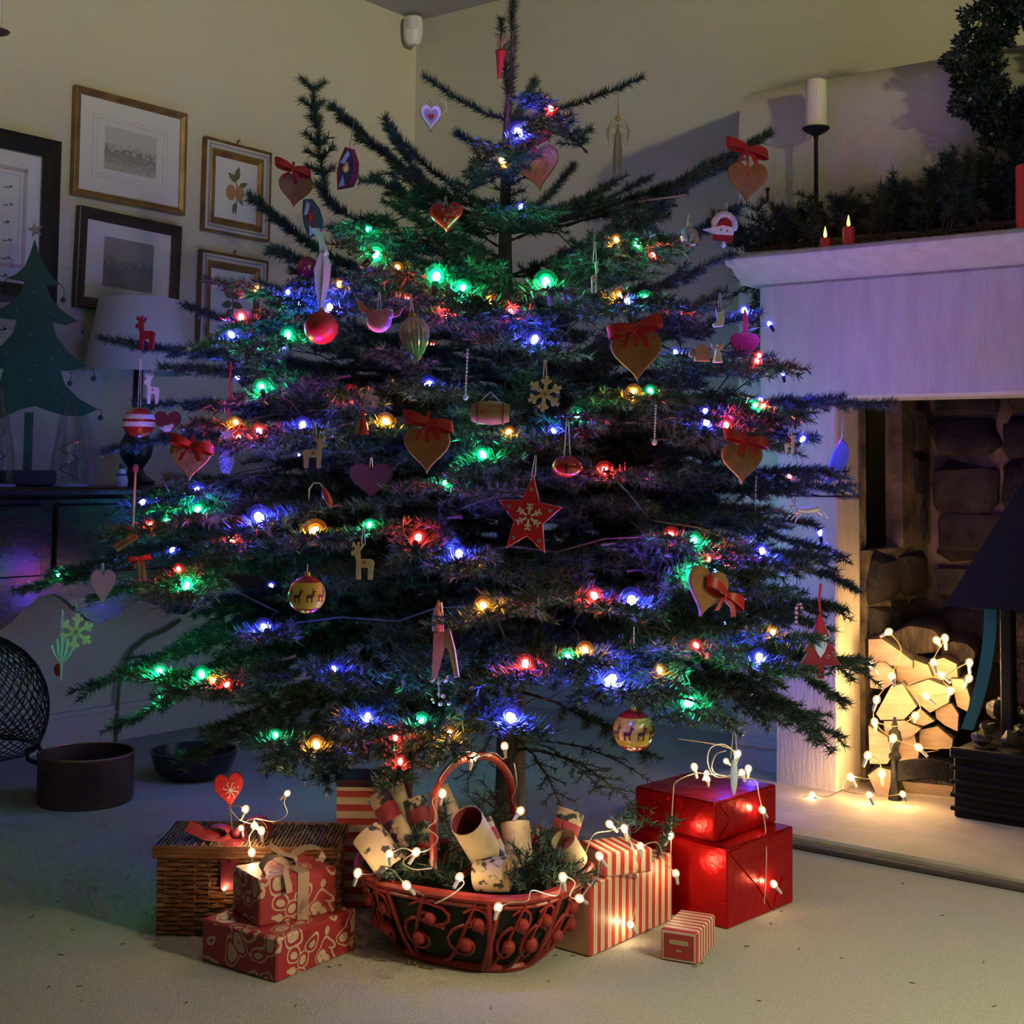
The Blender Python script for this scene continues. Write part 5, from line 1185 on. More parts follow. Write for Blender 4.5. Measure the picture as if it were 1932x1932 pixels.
# glittered cone, hanging stick, chilli, cinnamon
t, k2 = orn('glitter_cone', 'frosted white pine cone on a red ribbon', 'ornament', 428, 850, dep=2.78)
m2 = MB(); m2.lathe([(0, 42 * k2), (9 * k2, 36 * k2), (13 * k2, 10 * k2), (13 * k2, -10 * k2), (9 * k2, -34 * k2), (0, -44 * k2)], 14); m2.build('core', M('frosted_core', (0.25, 0.22, 0.25), 0.6), t)
m2 = MB()
for i in range(90): a = i * 2.4; z = 38 - i * .9; r = 13.5 * math.sqrt(max(.05, 1 - (z / 46) ** 2)); m2.sphere((r * k2 * math.cos(a), r * k2 * math.sin(a), z * k2), (3 * k2, 3 * k2, 2 * k2), 5, 4)
m2.build('frosted_scales', M('white_glitter', (0, 0, 0)), t); bow(t, 26 * k2, redsat, (0, -.004, 48 * k2)); m2 = MB(); m2.ribbon([(2 * k2, 0, 48 * k2), (3 * k2, 0, 110 * k2), (4 * k2, 0, 180 * k2)], (.0022, 0, 0)); m2.build('ribbon', redsat, t)
t, k2 = orn('candy_stick', 'long thin pale stick with pink top hanging before the sideboard', 'ornament', 253, 950, dep=2.9)
m2 = MB(); m2.tube([(1 * k2, 0, 60 * k2), (0, 0, 0), (-2 * k2, 0, -70 * k2)], .0026, 6); m2.build('stick', M('peach_stick', (0.42, 0.26, 0.20), 0.5), t); m2 = MB(); m2.sphere((1 * k2, 0, 66 * k2), (6 * k2, 5 * k2, 9 * k2), 8, 6); m2.build('pink_top', M('dusky_pink', (0.35, 0.06, 0.10), 0.6), t)
t, k2 = orn('red_chilli', 'orange-red chilli pepper on a curved silver hook', 'ornament', 617, 938, 1.0, .03)
m2 = MB(); m2.tube([(-8 * k2, 0, 18 * k2), (-2 * k2, 0, 4 * k2), (5 * k2, 0, -10 * k2), (8 * k2, 0, -20 * k2)], [.003, .0065, .005, .001], 10); m2.build('pod', M('chilli_red', (0.48, 0.06, 0.015), 0.35), t); m2 = MB(); m2.tube([(-8 * k2, 0, 18 * k2), (-14 * k2, 0, 26 * k2), (-26 * k2, 0, 26 * k2), (-34 * k2, 0, 14 * k2), (-34 * k2, 0, -4 * k2)], .0012, 5); m2.build('hook', silver, t)
for (x, y, l, a, lab) in ((268, 1085, 70, .12, 'upright bundle of cinnamon sticks tied with a red bow'), (238, 1022, 46, -1.0, 'slanting cinnamon stick behind the blue-lit needles')):
    t, k2 = orn('cinnamon_stick', lab, 'ornament', x, y, dep=2.86, rot=(0, -a, 0))
    m2 = MB()
    for dx in (-.005, .004): m2.tube([(dx, 0, -l / 2 * k2), (dx, 0, l / 2 * k2)], .005, 8)
    m2.build('quills', M('cinnamon', (0.24, 0.10, 0.03), 0.8, col2=(0.16, 0.06, 0.02), nscale=40), t)
    if l > 60: bow(t, 44 * k2, redsat, (0, -.010, l * .42 * k2))
# santa face and gnome tree
t, k2 = orn('santa_face', 'felt Santa face with red hat and white fur', 'ornament', 1366, 430, dep=3.05, rot=(0, .1, 0))
m2 = MB(); m2.tube([(20 * k2 * math.cos(a), 0, 2 * k2 + 24 * k2 * math.sin(a)) for a in [i * .35 - .2 for i in range(11)]], [5 * k2] + [7 * k2] * 9 + [4 * k2], 8); m2.build('fur_ring', M('white_fleece', (0.66, 0.66, 0.66), 0.95, bump=.6, bscale=250), t)
m2 = MB(); m2.prism([(-12 * k2, -2 * k2), (16 * k2, -4 * k2), (14 * k2, 14 * k2), (2 * k2, 20 * k2), (-10 * k2, 10 * k2)], -.005, .005, .001); m2.box((0, 0, -20 * k2), (38 * k2, .010, 11 * k2)); m2.build('red_hat', redfelt, t)
m2 = MB(); m2.prism([(-40 * k2, -8 * k2), (-12 * k2, -15 * k2), (18 * k2, -13 * k2), (20 * k2, 2 * k2), (-4 * k2, 4 * k2)], -.007, .004, .001); m2.sphere((2 * k2, 0, -32 * k2), (5 * k2, 4 * k2, 7 * k2), 10, 7); m2.build('beard', whitep, t)
m2 = MB(); m2.sphere((-6 * k2, -.0075, -5 * k2), .0022, 8, 6); m2.sphere((6 * k2, -.0075, -6 * k2), .0022, 8, 6); m2.build('eyes', M('teal_bead', (0.01, 0.10, 0.10), 0.3), t); strand(t, 24 * k2, z0=26 * k2)
t, k2 = orn('gnome_tree', 'red tree-shaped ornament with white-bearded gnome in a red cap', 'ornament', 1547, 1225, dep=2.60)
o_ = [(-7, -54), (7, -54), (7, -30), (38, -28), (30, -18), (22, -4), (30, -4), (20, 12), (12, 24), (18, 24), (8, 44), (0, 60), (-8, 44), (-18, 24), (-12, 24), (-20, 12), (-30, -4), (-22, -4), (-30, -18), (-38, -28), (-7, -30)]
m2 = MB(); m2.prism([(x * k2, z * k2) for x, z in o_], -.003, .003); m2.build('tree_board', M('deep_red_paint', (0.30, 0.01, 0.015), 0.45), t, smooth=0); m2 = MB(); m2.prism([(x * 1.05 * k2, z * 1.04 * k2) for x, z in o_], -.001, .0036); m2.build('gold_edge', M('cream_edge', (0, 0, 0)), t, smooth=0)
m2 = MB(); m2.prism([(-16 * k2, 18 * k2), (-10 * k2, 30 * k2), (10 * k2, 30 * k2), (16 * k2, 18 * k2), (8 * k2, -4 * k2), (0, -16 * k2), (-8 * k2, -4 * k2)], -.006, -.002, .001); m2.build('beard', M('cream_wool', (0.62, 0.55, 0.42), 0.9), t)
m2 = MB(); m2.sphere((0, -.006, 22 * k2), (5 * k2, 4 * k2, 6 * k2), 10, 7); m2.build('nose', M('wood_bead', (0.35, 0.20, 0.12), 0.5), t); m2 = MB(); m2.lathe([(11 * k2, 28 * k2), (10 * k2, 40 * k2), (6 * k2, 58 * k2), (0, 72 * k2)], 14); m2.build('cap', M('bright_red_wool', (0.42, 0.015, 0.015), 0.9), t)
m2 = MB(); m2.tube([(14 * k2 + 5 * k2 * math.cos(i * .7) * (1 - i * .08), -.0036, -14 * k2 + 5 * k2 * math.sin(i * .7) * (1 - i * .08)) for i in range(11)], .0006, 4); m2.build('scroll', M('cream_edge', (0, 0, 0)), t); m2 = MB(); m2.ribbon([(0, 0, 70 * k2), (-1 * k2, 0, 95 * k2), (2 * k2, 0, 122 * k2)], (.0022, 0, 0)); m2.build('ribbon', redsat, t)
# pronged glass ornament, leaping silver hare, shell, bead strings, icicle, cane, small figures
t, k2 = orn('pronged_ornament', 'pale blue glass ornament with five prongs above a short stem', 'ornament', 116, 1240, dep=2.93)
m2 = MB(); gm_ = M('icy_glass', (0.42, 0.55, 0.62), 0.2)  # bluish light on the prongs is put into the base colour
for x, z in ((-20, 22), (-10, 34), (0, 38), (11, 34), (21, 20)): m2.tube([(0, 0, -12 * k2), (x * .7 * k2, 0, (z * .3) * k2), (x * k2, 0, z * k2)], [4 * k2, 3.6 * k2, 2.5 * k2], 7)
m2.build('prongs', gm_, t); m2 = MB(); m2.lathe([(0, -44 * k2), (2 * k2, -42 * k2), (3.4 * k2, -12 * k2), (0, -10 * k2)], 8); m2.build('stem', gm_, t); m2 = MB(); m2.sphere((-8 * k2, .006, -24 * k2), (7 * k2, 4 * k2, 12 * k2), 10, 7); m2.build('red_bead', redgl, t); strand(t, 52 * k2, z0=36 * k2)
t, k2 = orn('silver_hare', 'leaping silver hare with long legs by the stone pillar', 'ornament', 1522, 966, dep=2.66)
m2 = MB(); m2.tube([(-18 * k2, 0, 4 * k2), (0, 0, 2 * k2), (14 * k2, 0, 5 * k2), (24 * k2, 0, 6 * k2)], [4 * k2, 7 * k2, 6 * k2, 4 * k2], 8); m2.build('body', silver, t); m2 = MB(); m2.sphere((-26 * k2, 0, 8 * k2), (6 * k2, 4 * k2, 4.5 * k2), 10, 7); m2.tube([(-24 * k2, 0, 10 * k2), (-30 * k2, 0, 26 * k2)], 1.6 * k2, 5); m2.tube([(-22 * k2, 0, 10 * k2), (-25 * k2, 0, 28 * k2)], 1.6 * k2, 5); m2.build('head', silver, t)
for xs in (((22, 4), (32, 2), (40, -12)), ((20, 2), (28, -4), (32, -16)), ((-14, 0), (-24, -8), (-30, -16)), ((-10, 0), (-18, -10), (-22, -20))): m2 = MB(); m2.tube([(a * k2, 0, b * k2) for a, b in xs], [2.6 * k2, 1.8 * k2, 1.1 * k2], 6); m2.build('leg', silver, t)
t, k2 = orn('shell_ornament', 'violet-blue padded leaf with beaded edge hanging before the pillar', 'ornament', 1583, 872, dep=2.92, rot=(0, .12, 0))
o_ = [(-2, 44), (10, 38), (16, 22), (16, 4), (8, -18), (-4, -38), (-14, -46), (-19, -30), (-18, -6), (-12, 20)]
m2 = MB(); m2.prism([(x * k2, z * k2) for x, z in o_][::-1], -.008, .008, .004); m2.build('padded_body', M('blue_satin', (0.16, 0.22, 0.50), 0.4), t); m2 = MB()
for i in range(22):
    a = i / 21; x = 18 * math.sin(math.pi * (.35 + .5 * a)) - 4 + (a < .0) ; z = 40 - 84 * a; m2.sphere(((19 * math.cos((a - .42) * 2.2) - 4 - 14 * max(0, a - .6)) * k2, -.004, z * k2), .0022, 6, 5)
m2.build('bead_edge', silver, t); m2 = MB(); m2.tube([(0, 0, 42 * k2), (-3 * k2, 0, 95 * k2)], .0009, 5); m2.build('string', silver, t)
for (x, y, l, lab, dep) in ((1425, 955, 110, 'long silver bead string below the gingerbread heart', 2.75), (880, 705, 90, 'short bead string with a glass drop in the centre', None), (1236, 800, 70, 'twisted silver icicle string on the fireplace side', None)):
    t, k2 = orn('bead_string', lab, 'ornament', x, y, 1.0, .04, dep=dep); m2 = MB(); m2.tube([(2 * k2, 0, l / 2 * k2), (-2 * k2, 0, -l / 2 * k2)], .0006, 4); m2.build('thread', string_m, t)
    m2 = MB()
    for i in range(14): z = l * (.5 - i / 13); m2.sphere((z * .03 * k2, 0, z * k2), (.0019 if i < 13 else .005), 7, 5)
    m2.build('beads', silver, t)
t, k2 = orn('glass_icicle', 'slender white icicle hanging over the red foil parcel', 'ornament', 1385, 1462, dep=2.52)
m2 = MB(); m2.lathe([(0, 32 * k2), (5 * k2, 26 * k2), (7 * k2, 0), (6 * k2, -18 * k2), (2.5 * k2, -34 * k2), (0, -38 * k2)], 10); m2.build('icicle', M('frosted_white', (0.62, 0.64, 0.72), 0.4), t); strand(t, 46 * k2, z0=30 * k2, gap=.012)
t, k2 = orn('candy_cane', 'tiny white and red candy cane beside the gnome ornament', 'ornament', 1502, 1158, dep=2.75)
m2 = MB(); m2.tube([(0, 0, -22 * k2), (0, 0, 8 * k2), (2 * k2, 0, 16 * k2), (8 * k2, 0, 18 * k2), (11 * k2, 0, 10 * k2)], 3 * k2, 8); m2.build('cane', stripes('candy_stripe', (0.65, 0.6, 0.55), (0.4, 0.03, 0.03), 2, 110), t)
t, k2 = orn('ivory_boot', 'small ivory boot lit violet near the lintel', 'ornament', 1358, 600, 1.0, .04)
m2 = MB(); m2.prism([(x * k2, z * k2) for x, z in ((-8, 18), (-4, 10), (4, 14), (8, 18), (9, -4), (6, -16), (-12, -18), (-14, -12), (-5, -6), (-7, 6))][::-1], -.004, .004, .0015); m2.build('boot_body', whitep, t); strand(t, 34 * k2, z0=14 * k2)
t, k2 = orn('angel_figure', 'tiny white angel figure with fair hair near the lintel', 'ornament', 1354, 664, 1.0, .05)
m2 = MB(); m2.lathe([(0, -20 * k2), (10 * k2, -20 * k2), (4 * k2, 6 * k2), (0, 8 * k2)], 12); m2.build('robe', whitep, t); m2 = MB(); m2.sphere((3 * k2, 0, 12 * k2), 6 * k2, 10, 7); m2.build('head', M('skin_wood', (0.55, 0.36, 0.22), 0.6), t)
for s in (-1, 1): m2 = MB(); m2.prism([(s * 2 * k2, 4 * k2), (s * 13 * k2, 18 * k2), (s * 10 * k2, 4 * k2)], .002, .005); m2.build('wing', whitep, t, smooth=0)
t, k2 = orn('pink_house', 'pale pink felt house shape beside the white angel', 'ornament', 1322, 664, 1.0, .04)
m2 = MB(); m2.prism([(x * k2, z * k2) for x, z in ((-12, -18), (18, -18), (18, 4), (4, 16), (-12, 10))], -.004, .004, .0015); m2.build('felt_body', M('pale_pink_felt', (0.55, 0.28, 0.22), 0.9), t)
m2 = MB(); m2.sphere((-18 * k2, -.002, -4 * k2), (6 * k2, 4 * k2, 8 * k2), 8, 6); m2.build('lilac_button', M('lilac_enamel', (0, 0, 0)), t)
# peg rocket with dangling wooden bits
t, k2 = orn('peg_rocket', 'split wooden peg figure with orange pointed cap and dangling beads', 'ornament', 838, 1215, dep=2.34)
m2 = MB()
for s, o_ in ((-1, [(-20, 20), (0, 26), (2, -4), (-12, -60), (-22, -60)]), (1, [(0, 26), (10, 28), (18, -10), (30, -60), (20, -62), (8, -10), (0, -4)])): m2.prism([(x * k2, z * k2) for x, z in o_], -.004, .004, .001)
m2.build('split_peg', M('peg_wood', (0.36, 0.20, 0.15), 0.6), t); m2 = MB(); m2.lathe([(11 * k2, 24 * k2), (12 * k2, 40 * k2), (9 * k2, 60 * k2), (0, 82 * k2)], 14, c=(-12 * k2, 0, 0)); m2.build('orange_cap', M('orange_paint', (0.50, 0.20, 0.03), 0.5), t)
m2 = MB(); m2.tube([(-2 * k2, -.005, 24 * k2), (-3 * k2, -.006, 50 * k2), (-6 * k2, -.005, 78 * k2)], .0018, 6); m2.tube([(10 * k2, -.004, 28 * k2), (20 * k2, -.005, -10 * k2), (28 * k2, -.004, -58 * k2)], .0018, 6); m2.build('pale_edge', M('cream_satin', (0.62, 0.62, 0.55), 0.4), t)
m2 = MB(); bq = random.Random(6)
for i in range(16): m2.sphere((bq.uniform(-22, 12) * k2, bq.uniform(-.006, .006), (bq.uniform(-78, -58) if i < 8 else bq.uniform(-115, -92)) * k2), bq.uniform(2.5, 4.5) * k2, 7, 5)
m2.tube([(-10 * k2, 0, -60 * k2), (-8 * k2, 0, -100 * k2)], .0009, 5); m2.build('dangling_beads', M('mixed_beads', (0.45, 0.36, 0.25), 0.5, col2=(0.40, 0.08, 0.06), nscale=60, lo=.48, hi=.52), t)
t, k2 = orn('straw_rod', 'thin bare straw rod resting across the upper boughs', 'ornament', 1250, 375, dep=3.0)
m2 = MB(); m2.tube([(-46 * k2, 0, -6 * k2), (46 * k2, 0, 8 * k2)], .002, 6); m2.build('rod', M('straw', (0, 0, 0)), t)

# ================================================================== gifts
redc = (0.42, 0.035, 0.03); crm = (0.58, 0.46, 0.32)
foil = M('red_foil', (0.55, 0.008, 0.012), 0.26, metal=0.8, bump=0.55, bscale=13, spec=.6)
def parcel(name, label, front, A, lb, z0, h, mat, bev=.003, cat='gift', group=None, la=None):
    A = Vector((A[0], A[1])); t = thing(name, label, cat, (front[0], front[1], z0), (0, 0, math.atan2(A.y, A.x)), group)
    la = la or A.length
    m2 = MB(); m2.bbox((la / 2, lb / 2, h / 2), (la, lb, h), bev); m2.build('wrapped_box', mat, t, smooth=30)
    return t, la
def flap(t, pts, mat, off, axis='y', th=.002, name='fold'):
    """Folded paper flap on a box face; pts in face coordinates."""
    m2 = MB(); m2.prism(pts, off - th, off, 0)
    return m2.build(name, mat, t, smooth=0)
t, la = parcel('foil_parcel', 'larger red foil parcel on the carpet with folded end', (0.411, 2.615), (.157, .168), .23, 0, .149, foil, group='red foil parcels')
flap(t, [(.004, .140), (.07, .146), (.155, .018), (.15, .006), (.10, .06)], foil, 0.0); flap(t, [(.155, .01), (.19, .06), (.222, .01)], foil, -.001); flap(t, [(.14, .143), (.215, .146), (.19, .115)], foil, 0.0)
t, la2 = parcel('foil_parcel', 'smaller red foil parcel on top of the larger one', (0.392, 2.653), (.148, .16), .19, .149, .0745, foil, group='red foil parcels')
flap(t, [(.004, .070), (.05, .036), (.004, .003)], foil, 0.0); flap(t, [(.05, .036), (.075, .004), (.012, .003)], foil, -.001); flap(t, [(.05, .037), (.012, .071), (.10, .07), (.085, .03)], foil, .0004)
strp = stripes('red_cream_stripe', redc, crm, 0, 46, .5, (.2, .07, (0.36, 0.22, 0.13)))
t, _ = parcel('striped_parcel', 'upright red and cream striped parcel beside the basket', (.147, 2.461), (.169, .208), .10, 0, .125, strp, group='striped parcels')
strp2 = stripes('red_cream_stripe_fine', redc, crm, 0, 58, .5)
t, _ = parcel('striped_parcel', 'small striped parcel lying on the upright striped one', (.172, 2.503), (.093, .041), .095, .125, .042, strp2, group='striped parcels')
strp3 = stripes('red_cream_stripe_side', redc, crm, 1, 62, .5)
t, lw = parcel('small_striped_box', 'little striped gift box with red label panel standing alone in front', (.270, 2.456), (.060, -.027), .112, 0, .055, strp3, group='striped parcels')
m2 = MB(); m2.prism([(.003, .003), (lw - .003, .003), (lw - .003, .052), (.003, .052)], -.0006, .0004); m2.build('cream_border', M('cream_paper', crm, 0.6), t, smooth=0)
m2 = MB(); m2.prism([(.006, .006), (lw - .006, .006), (lw - .006, .048), (.006, .048)], -.0012, 0); m2.build('red_panel', M('red_paper', (0.34, 0.03, 0.03), 0.6), t, smooth=0)
m2 = MB(); m2.box((lw / 2, -.0015, .034), (lw * .52, .0008, .008)); m2.box((lw / 2, -.0015, .020), (lw * .14, .0008, .003)); m2.build('printed_label', M('tan_print', (0.40, 0.27, 0.17), 0.7), t, smooth=0)
strp4 = stripes('red_cream_stripe_bands', redc, crm, 2, 38, .48)
t, _ = parcel('tall_striped_box', 'tall box with horizontal red stripes behind the basket', (-.332, 2.72), (.11, .0), .09, 0, .235, strp4, group='striped parcels')
m2 = MB(); m2.bbox((.055, .045, .238), (.114, .094, .016), .002); m2.build('dark_lid', M('plum_lid', (0.05, 0.012, 0.03), 0.6), t)
pais = swirl('paisley_paper', (0.30, 0.022, 0.028), (0.48, 0.36, 0.24), 26)
t, _ = parcel('paisley_parcel', 'wide low parcel in red and cream swirl paper', (-.3775, 2.326), (.1125, .163), .178, 0, .071, pais, group='swirl paper parcels')
t, la = parcel('paisley_parcel', 'swirl paper parcel with taupe ribbon stacked on the low one', (-.419, 2.383), (.12, .087), .105, .071, .078, pais, group='swirl paper parcels')
rib = M('taupe_satin', (0.36, 0.25, 0.19), 0.45)
m2 = MB(); xr = la * .56
m2.ribbon([(xr, -.0012, 0.0), (xr, -.0012, .0785), (xr, .003, .0795), (xr, .102, .0795), (xr, .1062, .0785), (xr, .1062, 0)], (.011, 0, 0), .001); m2.build('ribbon_band', rib, t, smooth=0)
m2 = MB(); c = Vector((xr, .04, .081))
for s in (-1, 1): m2.ribbon([c + Vector((s * .032 * (1 - math.cos(a)), .006 * s, .018 * math.sin(a) + .008)) for a in [i * .628 for i in range(11)]], (0.0, .009, .002), .001)
m2.ribbon([c + Vector((0, 0, .006)), c + Vector((-.02, -.02, .012)), c + Vector((-.035, -.042, .004)), c + Vector((-.03, -.048, -.03))], (.007, .003, 0), .001); m2.ribbon([c + Vector((0, 0, .006)), c + Vector((-.03, -.005, .03)), c + Vector((-.05, -.01, .045))], (.004, .005, .003), .001)
m2.sphere(tuple(c + Vector((0, 0, .01))), (.009, .009, .007), 10, 7); m2.build('ribbon_bow', rib, t, smooth=60)

# wicker hamper
hx0, hy0, hw, hd, hh = -.632, 2.552, .315, .16, .143
hm = thing('wicker_hamper', 'brown wicker hamper with closed lid and ribbon bow', 'hamper', (hx0, hy0, 0))
wick = M('willow_cane', (0.24, 0.10, 0.035), 0.5, col2=(0.16, 0.062, 0.022), nscale=26); wick2 = M('willow_cane_lid', (0.22, 0.13, 0.06), 0.5, col2=(0.15, 0.085, 0.04), nscale=26)
m2 = MB(); m2.box((hw / 2, hd / 2, hh / 2), (hw - .012, hd - .012, hh - .004)); m2.build('inner_wall', M('dark_willow', (0.06, 0.025, 0.012), 0.8), hm, smooth=0)
m2 = MB(); rows_ = 17
def loopxy(s, o):
    per = 2 * (hw + hd); s = s % per
    if s < hw: return (s, -o)
    if s < hw + hd: return (hw + o, s - hw)
    if s < 2 * hw + hd: return (hw - (s - hw - hd), hd + o)
    return (-o, hd - (s - 2 * hw - hd))
for r_ in range(rows_):
    z = .006 + r_ * (hh - .014) / (rows_ - 1); pts = []
    for i in range(96):
        s = i / 96 * 2 * (hw + hd); pts.append((*loopxy(s, .0025 * math.cos(s / .026 * math.pi + r_ * math.pi)), z + .0006 * math.sin(i * 1.7 + r_)))
    m2.tube(pts, .0041, 5, closed=True)
o = m2.build('woven_rows', wick, hm); o['kind'] = 'stuff'
m2 = MB()
for i in range(36): s = (i + .5) / 36 * 2 * (hw + hd); m2.tube([(*loopxy(s, 0), .0), (*loopxy(s, 0), hh - .002)], .003, 5)
m2.build('stakes', wick, hm)
lid = MB(); lid.bbox((hw / 2, hd / 2, hh + .008), (hw + .012, hd + .012, .012), .003); ld = lid.build('lid', M('dark_willow', (0, 0, 0)), hm)
m2 = MB()
for i in range(46): x = -.006 + (i + .5) * (hw + .012) / 46; m2.tube([(x, hd * q - .004 + (.008 * (q > .9)), hh + .0145 + .0016 * math.cos(q * 22 + i * math.pi)) for q in [j / 14 for j in range(15)]], .0027, 5)
m2.build('lid_cane', wick2, ld)['kind'] = 'stuff'
m2 = MB()
for z in (hh + .001, hh + .008, hh + .015): m2.tube([(-.008, -.008, z), (hw + .008, -.008, z), (hw + .008, hd + .008, z), (-.008, hd + .008, z)], .0042, 6, closed=True)
m2.build('lid_border', wick, ld)
m2 = MB(); bc = Vector((.13, .05, hh + .018))
wine = M('wine_ribbon', (0.20, 0.015, 0.03), 0.5)
for s, wd in ((1, .05), (-1, .045)): m2.ribbon([bc + Vector((.012 * s + s * wd * .5 * (1 - math.cos(a)), .004 * s, wd * .5 * math.sin(a) * (1 if s > 0 else .45) + .014)) for a in [i * .5236 for i in range(13)]], (.002, .014, .0), .001)
m2.ribbon([bc, bc + Vector((-.05, -.02, .010)), bc + Vector((-.085, -.03, .030))], (.004, .012, .006), .001); m2.ribbon([bc + Vector((0, -.055, -.012)), bc + Vector((0, -.061, -.03)), bc + Vector((.002, -.062, -.075))], (.016, 0, 0), .001); m2.ribbon([bc + Vector((0, 0, 0)), bc + Vector((0, -.05, -.001)), bc + Vector((0, -.061, -.012))], (.016, 0, 0), .001)
m2.sphere(tuple(bc + Vector((0, 0, .01))), (.01, .01, .009), 8, 6); m2.build('ribbon_bow', wine, hm, smooth=60)
hp = at(432, 1492, 2.60); t = thing('heart_pick', 'red heart pick with a white star standing on the hamper', 'decoration', hp, (0, -.1, .25)); k2 = 2.6 / F
m2 = MB(); m2.prism(heart(54 * k2, 66 * k2), -.003, .003, .0012); m2.build('heart_plate', M('red_lacquer', (0, 0, 0)), t, smooth=50)
m2 = MB()
for q in range(4): m2.box((.003, -.0036, .001), (.028 if q < 3 else .02, .0008, .0014), Matrix.Rotation(q * .785 + .3, 3, 'Y'))
for q in range(8): m2.sphere((.003 + .0145 * math.cos(q * .785 + .3), -.0036, .001 + .0145 * math.sin(q * .785 + .3)), .0014, 6, 4)
m2.build('painted_star', whitep, t, smooth=0); m2 = MB(); m2.tube([(0, 0, -30 * k2), (0, 0, hh + .02 - hp.z)], .0016, 5); m2.build('wire_stem', wirem, t)

def spl(pts, n=6):
    """Smooth path through points."""
    out = []; P = [pts[0]] + pts + [pts[-1]]
    for i in range(1, len(P) - 2):
        for j in range(n):
            u = j / n; a, b, c, d = P[i - 1], P[i], P[i + 1], P[i + 2]
            out.append(.5 * ((2 * b) + (c - a) * u + (2 * a - 5 * b + 4 * c - d) * u * u + (3 * b - a - 3 * c + d) * u ** 3))
    return out + [pts[-1]]
# ------------------------------------------------------------------ red scrollwork basket
bo = Vector((-.058, 2.492, 0)); bk = thing('scrollwork_basket', 'red cane basket with scrollwork sides and arched handle', 'basket', bo)
BA, BB, BPH, RZt = .205, .150, -.42, .140
redcane = M('red_cane', (0.26, 0.022, 0.016), 0.42, col2=(0.18, 0.014, 0.011), nscale=30)
def bpt(th, tt_, o=0.0):
    c_, s_ = math.cos(th), math.sin(th); p = 2 / 2.7
    x = BA * math.copysign(abs(c_) ** p, c_); y = BB * math.copysign(abs(s_) ** p, s_)
    q = .60 + .40 * max(0, tt_) ** .62
    n_ = Vector((x / BA / BA, y / BB / BB)).normalized() * o
    x, y = x * q + n_.x, y * q + n_.y
    return Vector((x * math.cos(BPH) - y * math.sin(BPH), x * math.sin(BPH) + y * math.cos(BPH), .008 + (RZt - .008) * tt_ + .012 * (abs(c_) ** 4) * max(0, tt_)))
m2 = MB(); nn = 56
for j in range(8):
    for i in range(nn): m2.v.append(tuple(bpt(i * 2 * math.pi / nn, j / 7 * .97, -.006)))
m2.f = [(j * nn + i, j * nn + (i + 1) % nn, (j + 1) * nn + (i + 1) % nn, (j + 1) * nn + i) for j in range(7) for i in range(nn)] + [tuple(range(nn))[::-1]]; m2.mi = [0] * len(m2.f)
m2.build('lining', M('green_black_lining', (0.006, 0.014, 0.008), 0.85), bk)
m2 = MB(); m2.tube([bpt(i * 2 * math.pi / nn, 1.0) for i in range(nn)], .0085, 8, closed=True); m2.build('rim', redcane, bk)
m2 = MB(); m2.tube([bpt(i * 2 * math.pi / nn, .90, .002) for i in range(nn)], .004, 6, closed=True); m2.build('rim_binding', redcane, bk)
m2 = MB(); m2.tube([bpt(i * 2 * math.pi / nn, 0.0, .0) for i in range(nn)], .008, 8, closed=True); m2.build('base_hoop', redcane, bk)
for ci in range(8):
    th0 = ci * math.pi / 4 + .42
    m2 = MB()
    for d_ in ((-.04, .04) if ci % 2 == 0 else (0,)): m2.tube([bpt(th0 + d_ * (1 - .3 * j), j / 8, .003) for j in range(9)], .0055 if ci % 2 == 0 else .0042, 6)
    m2.build('upright', redcane, bk)
    for hf in (0, 1):
        m2 = MB(); tc_, rc = th0 + .22 + .32 * hf, .36
        for (a0, tq, sc_, sg) in ((tc_, .36, 1.0, 1), (tc_ + .10, .68, .7, -1)):
            m2.tube([bpt(a0 + sg * (.20 * sc_) * (1 - j / 16) * math.cos(j * .55 + .6), tq + .30 * sc_ * (1 - j / 16) * math.sin(j * .55 + .6), .003) for j in range(16)], .0032, 5)
        m2.tube([bpt(th0 + .02 + .30 * j / 8 + .3 * hf, .95 * (j / 8) ** 1.5, .003) for j in range(9)], .0034, 5)
        m2.build('scroll', redcane, bk)
        m2 = MB(); m2.sphere(tuple(bpt(tc_, .36, .006)), (.012, .010, .013), 10, 7); m2.sphere(tuple(bpt(tc_ + .12, .66, .006)), (.010, .008, .011), 10, 7); m2.build('berry', M('red_berry_felt', (0.22, 0.014, 0.012), 0.7), bk)
hl, hr_ = at(818, 1660, 2.36) - bo, at(970, 1585, 2.60) - bo
top = [at(x, y, d) - bo for x, y, d in ((818, 1640, 2.37), (818, 1560, 2.40), (822, 1500, 2.42), (838, 1462, 2.44), (862, 1438, 2.46), (893, 1427, 2.485), (922, 1428, 2.51), (948, 1446, 2.54), (963, 1475, 2.565), (968, 1520, 2.59), (970, 1590, 2.61))]
m2 = MB(); m2.tube(spl(top, 4), .0068, 8); m2.build('handle', redcane, bk)
for a0, lab in ((at(865, 1630, 2.42) - bo, 'curl'), (at(795, 1625, 2.44) - bo, 'curl'), (at(1015, 1590, 2.52) - bo, 'curl')):
    m2 = MB(); m2.tube([a0 + Vector((.028 * math.cos(j * .5) * (1 - j * .012), .004 * j / 6, .030 * math.sin(j * .5) * (1 - j * .012))) for j in range(30)], .0024, 5); m2.build('cane_curl', redcane, bk)
